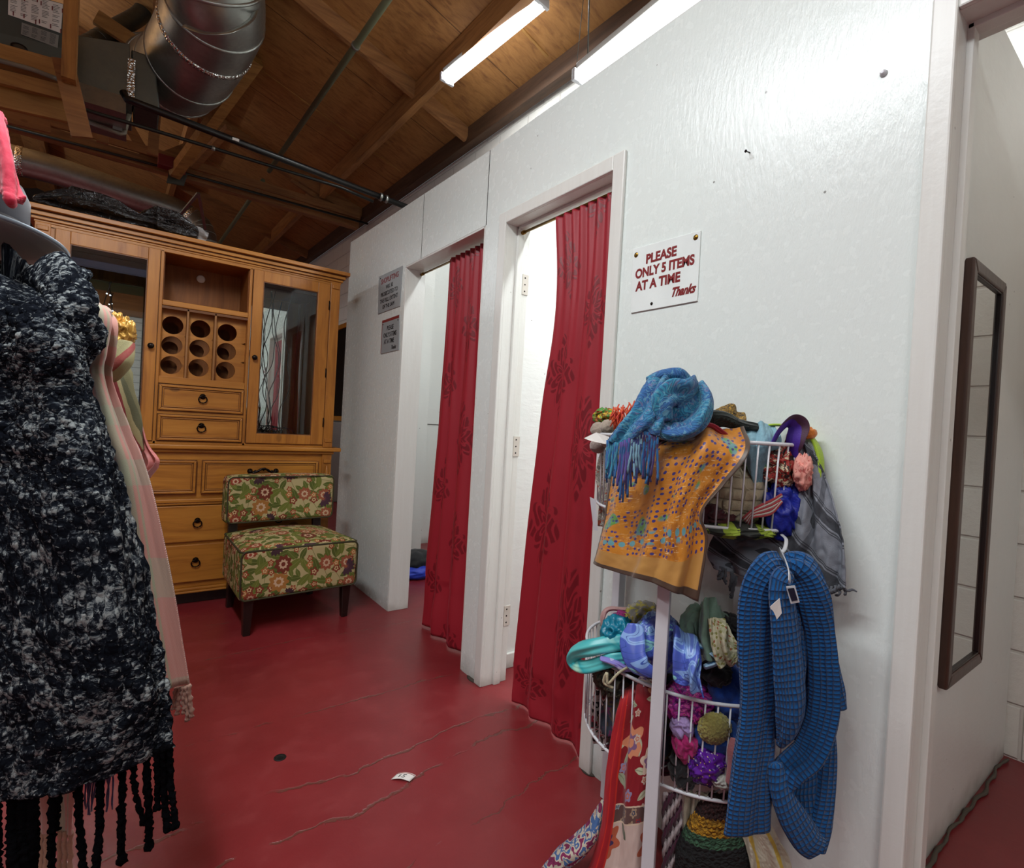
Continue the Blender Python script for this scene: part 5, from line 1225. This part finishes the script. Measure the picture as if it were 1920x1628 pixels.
sg = bun('scarf', 'sage green cotton scarf heaped at the right of the lower basket', 1322, 1178, 1.28, 44, 46, SAGE, 66, .05, .2, fr=(1.3, 2.6))
cloth('pointed_fold', '', [T([(1320, 1125), (1331, 1119), (1344, 1126)], (1.22,)*3), T([(1312, 1150), (1332, 1150), (1350, 1155)], (1.21, 1.20, 1.21)), T([(1308, 1190), (1332, 1195), (1356, 1195)], (1.21, 1.19, 1.20)), T([(1320, 1235), (1345, 1240), (1372, 1232)], (1.20, 1.19, 1.19))], SAGE, nv=50, nu=40, rip=ripple(1.6, .012, seed=3), parent=sg)
cloth('scarf', 'cream scarf with tiny print draped over the sage green scarf', [T([(1328, 1160), (1345, 1158), (1362, 1170)], (1.19,)*3), T([(1332, 1195), (1355, 1192), (1378, 1200)], (1.18, 1.17, 1.17)), T([(1338, 1225), (1362, 1228), (1392, 1215)], (1.18, 1.165, 1.16)), T([(1348, 1250), (1370, 1248), (1395, 1225)], (1.18, 1.17, 1.16))], CREAMP, nv=50, nu=50, rip=ripple(2, .010, seed=6))
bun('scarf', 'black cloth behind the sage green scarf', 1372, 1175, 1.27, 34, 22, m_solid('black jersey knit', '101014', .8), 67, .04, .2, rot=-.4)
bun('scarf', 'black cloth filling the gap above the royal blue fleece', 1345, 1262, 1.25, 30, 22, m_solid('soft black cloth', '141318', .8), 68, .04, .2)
bun('fleece_hat', 'royal blue fleece lying against the right bars of the lower basket', 1372, 1300, 1.25, 42, 50, m_solid('royal blue fleece', '1248a8', .9, .3), 69, .045, .12, ct='hat')
bun('scarf', 'magenta and pink printed silk behind the lower basket bars', 1292, 1318, 1.27, 46, 38, m_blotch('magenta print', ['a81c8c', '6a1478', 'c83a9c', '8a1c80', 'd86ab0'], 22, .45, 2, 1, line='5a5a2c'), 70, .05, .25)
sl = bun('slipper', 'royal blue slipper with yellow fur lining behind the lower bars', 1345, 1375, 1.23, 42, 38, m_solid('bright blue suede', '0f56b4', .8), 71, .035, .08, ct='slipper', fr=(1, 1.5))
bun('fur_lining', '', 1340, 1366, 1.197, 31, 30, m_solid('yellow olive fur', 'a29a54', .95, .3, 160, 1.0), 72, .012, .14, parent=sl, sub=5, fr=(6, 14))
bun('scarf', 'lilac cotton cloth low in the lower basket beside the post', 1278, 1362, 1.24, 20, 22, m_solid('lilac cotton', 'a58cc0', .8), 73, .03, .2)
bun('scarf', 'hot pink cloth below the lilac one in the lower basket', 1284, 1396, 1.235, 22, 30, m_solid('hot pink felt', 'a81464', .8), 74, .03, .25)
bun('scarf', 'black cloth at the bottom of the lower basket beside the post', 1282, 1440, 1.25, 26, 34, m_solid('matt black cloth', '0f0e12', .9), 75, .04, .2)
bun('scarf', 'shiny purple satin cloth with sequins at the bottom of the lower basket', 1328, 1432, 1.225, 40, 36, m_blotch('purple sequin satin', ['3f1470', '5a2090', '32105c', '5a2090'], 10, .22, 2, 1, spots=(('c8b060', 60, .08),)), 76, .035, .28, fr=(1.6, 2.4))
bun('tissue', 'crumpled white tissue on the floor of the lower basket', 1352, 1463, 1.2, 16, 12, m_solid('white tissue', 'b8b8b0', .9), 79, .02, .35, sub=4, ct='tissue')
strip('cloth_strip', 'salmon pink cloth strip between the purple satin and the blue knitted scarf', [(1378, 1385, 1.175), (1374, 1410, 1.17), (1374, 1440, 1.17), (1366, 1470, 1.175)], [.009, .012, .012, .008], m_solid('salmon pink jersey', 'a8686c', .85), 2, folds=1, amp=.06, flat=.6, ct='cloth')
cloth('scarf', 'white, black and red printed scarf behind the left bars of the lower basket', [T([(1120, 1278), (1138, 1280), (1160, 1285)], (1.47, 1.45, 1.42)), T([(1112, 1320), (1130, 1322), (1152, 1325)], (1.47, 1.45, 1.42)), T([(1106, 1360), (1126, 1365), (1146, 1370)], (1.47, 1.45, 1.42)), T([(1112, 1385), (1126, 1400), (1140, 1412)], (1.47, 1.45, 1.42))], m_blotch('white black red print', ['c4bcb8', '1c181a', 'b8b0ac', '8a1c30', '1c181a', 'a8a29e'], 20, .6, 2, 1.5), nv=40, nu=40, rip=ripple(2, .010, seed=2))
rf = cloth('scarf', 'long dark red scarf with pale flowers hanging from the lower basket', [
    T([(1178, 1290), (1195, 1272), (1218, 1264), (1248, 1272)], (1.40, 1.36, 1.32, 1.29)),
    T([(1165, 1318), (1188, 1300), (1215, 1295), (1244, 1300)], (1.33, 1.295, 1.265, 1.24)),
    T([(1148, 1380), (1180, 1375), (1208, 1372), (1238, 1375)], (1.33, 1.295, 1.262, 1.238)),
    T([(1136, 1460), (1170, 1460), (1200, 1460), (1232, 1460)], (1.33, 1.295, 1.262, 1.238)),
    T([(1128, 1545), (1162, 1545), (1192, 1545), (1226, 1545)], (1.33, 1.30, 1.265, 1.24)),
    T([(1106, 1620), (1150, 1625), (1186, 1625), (1222, 1625)], (1.34, 1.30, 1.27, 1.245)),
    T([(1090, 1645), (1142, 1646), (1182, 1650), (1220, 1655)], (1.35, 1.30, 1.27, 1.245))], m_redfloral, nv=140, nu=70, rip=ripple(2.2, .010, seed=7), solid=.002)
for o in bpy.data.objects:
    if o.name.startswith('scarf_heap'): o['kind'] = 'stuff'
# ---------- hanging below the lower basket
b = B(); b2 = B(); rnd = random.Random(4)
for i in range(5):
    x0 = 1246+i*7; ph = i*1.3
    for q, bb in ((0, b), (1, b2)):
        pts = [P(x0+2.5*sin(k*.9+ph+q*pi)+rnd.uniform(-1, 1), 1488+k*7.3, 1.245+.008*cos(k*.9+ph+q*pi)) for k in range(22)]
        bb.tube(cat(pts, 60), .0042, 6)
o = obj('braided_scarf', b, m_solid('plum chunky yarn', '4a1c34', .95, .2, 300, .8), origin=P(1262, 1560, 1.25)); tag(o, 'plum and white braided yarn scarf hanging right of the front post', 'scarf'); obj('white_strands', b2, m_solid('lilac white chunky yarn', 'b8acae', .95, .2, 300, .8), o)
cloth('scarf', 'beige sheer scarf hanging under the lower basket', [T([(1284, 1486), (1305, 1486), (1330, 1486)], (1.235, 1.225, 1.22)), T([(1282, 1540), (1300, 1540), (1318, 1535)], (1.24, 1.23, 1.22)), T([(1285, 1600), (1297, 1600), (1305, 1590)], (1.24, 1.235, 1.23)), T([(1282, 1640), (1292, 1645), (1296, 1640)], (1.24, 1.24, 1.24))], m_solid('beige chiffon', 'a39c88', .7, .1), rip=ripple(2.5, .008, seed=8))
cloth('scarf', 'beige satin cloth hanging behind the crocheted hat', [T([(1320, 1486), (1350, 1487), (1372, 1486)], (1.245, 1.24, 1.235)), T([(1318, 1510), (1348, 1510), (1378, 1512)], (1.25, 1.245, 1.24)), T([(1316, 1560), (1348, 1560), (1384, 1560)], (1.26, 1.255, 1.25))], m_solid('beige satin', 'a89c86', .55, .1), rip=ripple(2.2, .007, seed=9))
# crocheted hat: bell of coloured rounds
def m_hat():
    M = Mat('black crochet with yellow, green and maroon rounds'); v = uvm(M); _, w, _ = M.xyz(v); n = M.noise(v, 60, 2)
    c = M.ramp(w+(n-.5)*.008*4, [(0, '35100f'), (.22, 'b98414'), (.40, '3a5f44'), (.52, '0d0c0f')], 'CONSTANT'); h = M.vor(v, 34)
    M.set('Base Color', M.mix(h*.8, c, [.02, .02, .02])); M.set('Roughness', .95); M.bump(h*-1, 1, .01); return M.mat
b = B(); g = []
cx = P(1348, 1500, 1.21); k_ = 1.21/976.6
for i in range(50):
    v_ = i/49; row = []
    for j in range(60):
        a = -.15*pi+1.3*pi*j/59; rr = (22+48*min(1, v_*1.5)**.8)*k_
        row.append(cx+R_*(-cos(a)*rr)+V((0, 0, -1))*(v_*150*k_-.0)+_d*(-sin(a)*rr*.55+.01)+V((0, 0, .0035*sin(j*1.9)*sin(i*1.5))))
    g.append(row)
top = cx+V((0, 0, .012)); g = [[top+(p-top)*.02 for p in g[0]], [top+(p-top)*.6+V((0, 0, .004)) for p in g[0]]]+g
b.grid(g, .5, 1.0); o = obj('crocheted_hat', b, m_hat(), fix=False, solid=.004, origin=cx); tag(o, 'black crocheted hat with yellow, green and maroon rounds under the lower basket', 'hat')
cloth('scarf', 'white scarf with yellow lines hanging behind the blue knitted scarf', [T([(1378, 1528), (1410, 1540), (1445, 1545)], (1.185, 1.18, 1.17)), T([(1392, 1570), (1425, 1580), (1462, 1580)], (1.185, 1.175, 1.165)), T([(1405, 1610), (1440, 1620), (1480, 1610)], (1.18, 1.17, 1.16)), T([(1410, 1650), (1450, 1655), (1490, 1650)], (1.18, 1.17, 1.16))], m_stripes('white with yellow lines', ['bdb8a4', 'bdb8a4', 'c9a82a', 'b5b09c', 'bdb8a4', 'bdb8a4'], 0, 16, .8), rip=ripple(2, .009, seed=10))
strip('knit_scarf', 'purple, white and blue patterned knit scarf at the foot of the stand', [(1020, 1640, 1.36), (1050, 1612, 1.36), (1085, 1588, 1.355), (1110, 1560, 1.35), (1125, 1520, 1.36), (1132, 1500, 1.37)], [.02, .032, .034, .028, .016, .008], m_blotch('purple white blue knit', ['6a1c44', '7a2450', 'b8b0a0', '3f5f90', 'b0a898', '6a1c44'], 34, .95, 2, .5, bump=.8), 5, folds=3, amp=.1, flat=.6, n=70)
# ---------- blue knitted infinity scarf on its clip
kb = strip('knitted_scarf', 'big petrol blue knitted scarf hanging from a plastic clip', [(1462, 1058, 1.10), (1440, 1070, 1.085), (1420, 1110, 1.08), (1415, 1200, 1.08), (1417, 1300, 1.085), (1412, 1400, 1.085), (1402, 1500, 1.085), (1400, 1552, 1.09)], [.026, .034, .036, .036, .037, .040, .048, .050, .052], KNITB, 1, folds=3, amp=.15, flat=.5, n=140, up=(-.5, -.8, 0))
def kp(pts, w, **k): return band(k.pop('nm', 'hanging_loop'), '', [P(*p) for p in pts], w, k.pop('mat', KNITB), parent=kb, up=(-.5, -.8, 0), n=90, **k)
kp([(1468, 1062, 1.10), (1500, 1068, 1.09), (1525, 1110, 1.085), (1538, 1180, 1.09), (1545, 1260, 1.09), (1543, 1340, 1.09), (1520, 1410, 1.085), (1480, 1450, 1.08), (1452, 1500, 1.085)], [.024, .034, .032, .026, .026, .028, .03, .03, .02], seed=2, folds=3, amp=.17, flat=.55)
kp([(1478, 1075, 1.07), (1465, 1100, 1.05), (1470, 1160, 1.045), (1478, 1240, 1.045), (1484, 1320, 1.045), (1478, 1372, 1.05), (1464, 1400, 1.06)], [.02, .028, .030, .033, .036, .036, .026, .012], seed=3, folds=3, amp=.12, flat=.5, mat=KNITR, nm='front_loop')
kp([(1538, 1170, 1.105), (1552, 1230, 1.10), (1566, 1290, 1.095), (1572, 1330, 1.095)], [.014, .018, .022, .020], seed=4, folds=2, amp=.08, flat=.5)
kp([(1452, 1430, 1.075), (1462, 1480, 1.07), (1485, 1530, 1.07), (1512, 1572, 1.075), (1530, 1590, 1.08)], [.016, .024, .030, .034, .030], seed=5, folds=2, amp=.08, flat=.45, mat=KNITR)
kp([(1548, 1330, 1.105), (1552, 1400, 1.10), (1548, 1480, 1.095), (1540, 1550, 1.09), (1530, 1595, 1.09)], [.014, .018, .022, .026, .022], seed=6, folds=2, amp=.08, flat=.5)
kp([(1505, 1430, 1.10), (1520, 1480, 1.10), (1525, 1540, 1.10), (1520, 1585, 1.10)], [.02, .035, .035, .03], seed=7, folds=2, amp=.1, flat=.35, mat=KNITR, nm='inner_panel')
cloth('back_panel', '', [T([(1408, 1085), (1440, 1062), (1480, 1055), (1515, 1068), (1540, 1100)], (1.115, 1.11, 1.11, 1.11, 1.11)), T([(1400, 1160), (1440, 1150), (1480, 1150), (1520, 1155), (1555, 1175)], (1.11,)*5), T([(1400, 1280), (1440, 1280), (1480, 1280), (1525, 1285), (1572, 1300)], (1.11, 1.105, 1.105, 1.105, 1.10)), T([(1395, 1350), (1430, 1372), (1462, 1388), (1510, 1385), (1560, 1345)], (1.11, 1.105, 1.105, 1.105, 1.10))], KNITB, nv=70, nu=90, rip=ripple(4, .014, seed=4), parent=kb, solid=.006)
PLAS = Mat('clear frosted plastic'); PLAS.set('Base Color', lin('d4d8dc')); PLAS.set('Roughness', .25); PLAS.set('Alpha', .75); PLAS = PLAS.mat
t = thing('plastic_clip', 'frosted plastic clip hanger holding the petrol blue knitted scarf', 'hanger', P(1470, 1010, 1.17))
b = B(); b.tube(cat([P(1466, 1003, 1.185), P(1474, 1012, 1.16), P(1472, 1028, 1.14), P(1466, 1036, 1.12)], 16), .0042, 8, flat=.5); obj('hook', b, PLAS, t)
b = B(); b.tube(cat([P(1464, 1034, 1.12), P(1474, 1055, 1.06), P(1480, 1075, 1.03), P(1480, 1092, 1.02)], 24), .0105, 10, flat=.16, up=(-.5, -.8, 0)); obj('strap', b, PLAS, t)
b = B(); q = [P(1474, 1100, 1.012), P(1491, 1098, 1.012), P(1500, 1130, 1.012), P(1483, 1133, 1.012)]; b.prism(q, _d*.0015); obj('clear_tab', b, PLAS, t, bevel=.001)
b = B(); q = [P(1477, 1104, 1.010), P(1489, 1103, 1.010), P(1496, 1126, 1.010), P(1485, 1128, 1.010)]; b.prism(q, _d*.001); obj('navy_inset', b, plain('navy inset', (.02, .04, .15), .4), t)
b = B(); q = [P(1444, 1138, 1.03), P(1462, 1122, 1.025), P(1466, 1150, 1.025), P(1452, 1168, 1.03)]; b.prism(q, _d*.001); tag(obj('care_label', b, PAPER, origin=q[0]), 'small white paper label tucked in the petrol blue scarf', 'label')

# ================================================================== CLOTHES STAND AT THE LEFT
ps = P(-60, 800, 1.0); ps.z = 0
st_ = thing('clothes_stand', 'thin metal clothes stand hidden behind the scarves at the left frame edge', 'clothes stand', ps)
b = B(); b.tube([ps+V((0, 0, .02)), ps+V((0, 0, 1.44))], .014, 12); obj('pole', b, GALV, st_)
b = B(); b.lathe([(.2, 0), (.2, .012), (.03, .022)], ps, 32); obj('base', b, GALV, st_)
for nm, a, c_ in (('arm', P(-60, 560, 1.0), P(120, 590, 1.02)), ('arm', P(-60, 650, 1.08), P(190, 660, 1.12))):
    b = B(); b.tube([V((ps.x, ps.y, a.z)), c_], .008, 8); obj(nm, b, GALV, st_)
# wide-brimmed hat
hc = P(-62, 444, .95); hc2 = V((ps.x, ps.y, hc.z))
FELT = m_solid('blue grey wool felt', '9aa9b4', .9, .3, 300, .5); FELTU = m_solid('grey felt underside', '8a8480', .9, .2, 40, .4)
ht = thing('felt_hat', 'wide brimmed blue grey felt hat on top of the clothes stand', 'hat', hc)
b = B(); HM = Matrix.Rotation(-.10, 4, _r); b.lathe([(.07, .010), (.10, .004), (.140, .008), (.1435, .0115), (.140, .0150), (.10, .010), (.07, .016)], hc, 72, HM); obj('brim', b, FELT, ht, smooth=True)
b = B(); b.lathe([(.07, .0085), (.10, .0022), (.1385, .0062), (.1385, .0070), (.07, .0095)], hc, 72, HM); obj('brim_underside', b, FELTU, ht, smooth=True)
b = B(); b.lathe([(.080, .012), (.080, .05), (.077, .09), (.065, .115), (.03, .12), (.002, .112)], hc, 48, HM); obj('crown', b, m_solid('charcoal felt crown', '46464c', .9, .3), ht)
b = B(); b.lathe([(.0815, .014), (.0815, .040), (.080, .040), (.080, .014)], hc, 48, HM); obj('hat_band', b, m_solid('black ribbon', '0e0e14', .5), ht)
cloth('pink_shirt', 'bright pink jersey garment draped over the felt hat at the left edge', [
    T([(-60, 190), (-20, 200), (0, 212), (4, 225)], (1.02, .95, .90, .93)), T([(-60, 240), (-22, 245), (4, 250), (16, 262)], (.96, .90, .87, .90)), T([(-60, 290), (-20, 296), (12, 302), (30, 312)], (.95, .885, .855, .885)),
    T([(-60, 330), (-18, 340), (18, 352), (44, 360)], (.94, .88, .85, .875)), T([(-60, 338), (-18, 350), (20, 374), (48, 370)], (.93, .875, .845, .865)), T([(-60, 345), (-15, 354), (22, 382), (42, 382)], (.94, .885, .86, .88))], m_solid('neon pink jersey', 'd8304e', .8, .2, 80, .4), 'garment', rip=ripple(2, .006, seed=3), nv=60, nu=50, solid=.004)
# scarves, farthest first
PK1 = Mat('peach and green plaid wool'); v = uvm(PK1); x, y, _ = PK1.xyz(v); q = PK1
s1 = ((y*7.5).f('FRACT')-.5).f('ABSOLUTE'); s2 = ((x*9).f('FRACT')-.5).f('ABSOLUTE')
c = q.mix(q.noise(v, 9), 'c07a70', 'b0857a'); c = q.mix((s1 < .17)*.55, c, '9c9a84'); c = q.mix((s2 < .10)*.6, c, '86a184'); c = q.mix((((s2-.18).f('ABSOLUTE') < .02))*.6, c, '7f9c7c'); c = q.mix((((x+y)*2600).f('SINE') > .2)*.2, c, 'c8b8a4')
q.set('Base Color', c); q.set('Roughness', .95); q.set('Sheen Weight', .4); q.bump(((x+y)*2600).f('SINE')*.4+q.noise(v, 300), .3, .002); PK1 = q.mat
SHEER = Mat('sheer coral and white chiffon'); v = uvm(SHEER); SHEER.set('Base Color', SHEER.mix(SHEER.step(SHEER.noise(v, 7, 2), .40, .6), 'e08a86', 'd6c4c0')); SHEER.set('Roughness', .6); SHEER.set('Alpha', .82); SHEER.bump(SHEER.noise(v, 30), .3, .003); SHEER = SHEER.mat
cloth('scarf', 'sheer coral and white chiffon scarf, rightmost on the clothes stand', [T([(196, 660), (216, 672), (228, 700)], (1.30, 1.29, 1.30)), T([(205, 710), (226, 720), (246, 740)], (1.29, 1.28, 1.29)), T([(215, 770), (240, 775), (262, 780)], (1.29, 1.28, 1.29)), T([(230, 830), (258, 835), (281, 835)], (1.29, 1.28, 1.28)), T([(245, 880), (272, 872), (297, 864)], (1.29, 1.28, 1.27)), T([(250, 905), (265, 898), (276, 892)], (1.29, 1.28, 1.27))], SHEER, rip=ripple(2.2, .012, seed=2), solid=.001)
strip('scarf', 'olive and red striped scarf between the plaid and the chiffon scarves', [(212, 660, 1.26), (218, 700, 1.25), (228, 740, 1.25), (245, 800, 1.25), (258, 850, 1.26)], [.02, .028, .026, .026, .018], m_stripes('olive cream red stripes', ['6f6a48', '7a7550', '8d1c2c', 'a89c70', '55563c'], 0, 22, .4), 3, folds=2, flat=.4)
bun('scarf', 'gold metallic scarf bunched on the clothes stand behind the plaid scarf', 221, 622, 1.26, 24, 34, m_blotch('gold lame', ['a87c34', 'c79a4a', '8a6428'], 30, .3, 3, 1, metal=.5), 81, .04, .35)
strip('scarf', 'khaki scarf with red embroidery folded in a cuff on the clothes stand', [(238, 640, 1.21), (226, 672, 1.20), (208, 690, 1.20), (190, 690, 1.22)], [.020, .034, .036, .024], m_stripes('khaki with red stitching', ['8f8a62', '99946a', '8f8a62', '8a2a30', '958f66', '8f8a62'], 0, 9, .2), 6, folds=2, amp=.1, flat=.6)
pk = cloth('plaid_scarf', 'peach and green plaid wool scarf hanging behind the black boucle one', [
    T([(60, 575), (120, 565), (165, 562), (190, 580)], (1.12, 1.10, 1.10, 1.14)), T([(60, 610), (120, 600), (185, 590), (215, 610)], (1.12, 1.08, 1.075, 1.11)), T([(60, 670), (120, 665), (180, 655), (214, 660)], (1.12, 1.09, 1.08, 1.11)), T([(60, 720), (130, 715), (180, 705), (210, 712)], (1.13, 1.11, 1.10, 1.12)),
    T([(60, 800), (140, 800), (205, 797), (241, 797)], (1.13, 1.11, 1.10, 1.12)), T([(60, 900), (150, 900), (235, 895), (278, 893)], (1.13, 1.11, 1.10, 1.12)), T([(60, 1080), (170, 1080), (265, 1080), (320, 1080)], (1.13, 1.11, 1.10, 1.12)), T([(60, 1285), (190, 1290), (300, 1290), (354, 1283)], (1.13, 1.11, 1.10, 1.12))], PK1, rip=ripple(3, .010, seed=6), nv=140, nu=60, solid=.006)
b = B()
for x, y, x2, y2 in ((336, 1288, 333, 1340), (342, 1287, 346, 1338), (348, 1286, 352, 1352), (353, 1284, 360, 1345), (330, 1289, 326, 1330)):
    n = 14; pp = [P(x+(x2-x)*k/n+1.2*sin(k*1.3), y+(y2-y)*k/n, 1.12) for k in range(n+1)]; b.tube(pp, [.0045*(1+.35*sin(k*2.4)) for k in range(n+1)], 7)
obj('fringe', b, m_solid('peach twisted yarn', 'b08a78', .95), pk)
bl = cloth('plaid_scarf', 'peach plaid scarf end hanging low between the black tassels', [T([(70, 1400), (105, 1400), (140, 1400)], (1.06,)*3), T([(72, 1480), (105, 1480), (140, 1480)], (1.06,)*3), T([(74, 1558), (105, 1560), (138, 1562)], (1.06,)*3)], PK1, rip=ripple(1.5, .006, seed=2), solid=.005)
b = B()
for x in (78, 86, 95, 112, 122, 132): n = 12; b.tube([P(x+1.2*sin(k*1.4), 1558+k*8, 1.06) for k in range(n)], [.0045*(1+.3*sin(k*2.4)) for k in range(n)], 7)
obj('fringe', b, m_solid('peach twisted yarn ends', 'b58a72', .95), bl)
pf = strip('fringed_scarf', 'dark purple scarf showing only its thin fringe behind the black tassels', [(120, 660, 1.06), (140, 900, 1.05), (170, 1180, 1.04), (186, 1425, 1.03)], [.02, .028, .03, .028], m_solid('dark purple wool', '2a1846', .8), 4, folds=3, flat=.3)
b = B(); fringe(b, P(160, 1432, 1.03), P(214, 1420, 1.03), 16, .09, .0016, 5, sway=.006, k=10); obj('fringe', b, m_solid('dark purple thread', '2c1a4a', .8), pf)
# black and grey boucle scarf
def brip(u, v):
    lump = .010*NZ.noise(V((u*9, v*16, 2)))+.0045*NZ.noise(V((u*34, v*60, 5)))+.0028*NZ.noise(V((u*80, v*140, 8)))
    dia = .034*sin((u*3.3-v*4.2)*2*pi*.55+1)*max(0, 1-v*2.1)+.006*sin(u*11+v*3)
    return lump+dia+.012*sin(u*5.2*2+.6)*min(1, v*1.5)
bo = cloth('boucle_scarf', 'large black and grey boucle scarf with thick tassels at the left front', [
    T([(-120, 498), (-60, 495), (0, 494), (45, 508), (95, 521), (135, 536)], (.98, .98, .97, .98, 1.0, 1.03)),
    T([(-125, 530), (-60, 520), (10, 505), (70, 512), (125, 530), (160, 552)], (.90, .90, .90, .90, .93, .98)),
    T([(-130, 600), (-60, 590), (20, 570), (90, 565), (150, 580), (180, 600)], (.86, .86, .85, .85, .88, .94)),
    T([(-130, 680), (-60, 670), (20, 660), (100, 655), (160, 655), (188, 650)], (.85, .84, .83, .835, .87, .93)),
    T([(-130, 740), (-60, 735), (20, 735), (100, 730), (155, 720), (178, 705)], (.85, .84, .835, .845, .875, .93)),
    T([(-130, 830), (-60, 830), (20, 835), (110, 840), (180, 832), (215, 826)], (.85, .83, .825, .83, .86, .92)),
    T([(-130, 960), (-60, 965), (20, 970), (120, 980), (210, 970), (250, 945)], (.85, .83, .82, .825, .85, .91)),
    T([(-130, 1160), (-60, 1165), (30, 1180), (140, 1190), (240, 1180), (300, 1165)], (.85, .83, .82, .825, .845, .90)),
    T([(-130, 1330), (-60, 1335), (30, 1340), (150, 1340), (260, 1320), (318, 1285)], (.85, .83, .82, .825, .845, .89)),
    T([(-130, 1520), (-60, 1518), (10, 1505), (110, 1482), (225, 1445), (324, 1405)], (.85, .83, .825, .825, .845, .88))], BOUCLE, rip=brip, nv=330, nu=260, solid=.010)
bun('inner_fold', '', 20, 560, 1.0, 125, 62, BOUCLE, 33, .05, .05, parent=bo)
BK = m_solid('black boucle tassel', '08080b', 1, 0, 120, 1.0, spec=.02)
for i, (x, y, x2, y2, w) in enumerate(((-10, 1500, -5, 1640, .012), (25, 1492, 28, 1640, .014), (45, 1490, 50, 1640, .014), (62, 1485, 60, 1645, .012), (97, 1475, 99, 1640, .0085), (113, 1470, 103, 1560, .007), (146, 1462, 153, 1640, .0085), (188, 1440, 182, 1640, .009), (228, 1428, 230, 1618, .0085), (247, 1418, 266, 1545, .0062), (275, 1410, 278, 1592, .0088), (293, 1405, 299, 1520, .008), (305, 1400, 315, 1560, .0088), (318, 1398, 326, 1552, .0075))):
    n = 42; b = B(); pp = []; rr = []
    for k in range(n):
        q = k/(n-1); pp.append(P(x+(x2-x)*q**1.2+3.5*sin(q*5+i*1.7)*q, y+(y2-y)*q, .85+.025*(x > 200)+.006*sin(q*4+i))); rr.append(w*.62*(1+.22*NZ.noise(V((k*.8, i, 0)))*2)*(1 if q < .93 else 1.25))
    b.tube(pp, rr, 12)
    for v in b.bm.verts:
        s = NZ.noise(v.co*190); s2 = NZ.noise(v.co*420+V((5, 5, 5))); v.co += V((s, NZ.noise(v.co*190+V((9, 0, 0))), s2*.6))*.0042
    obj('tassel', b, BK, bo)
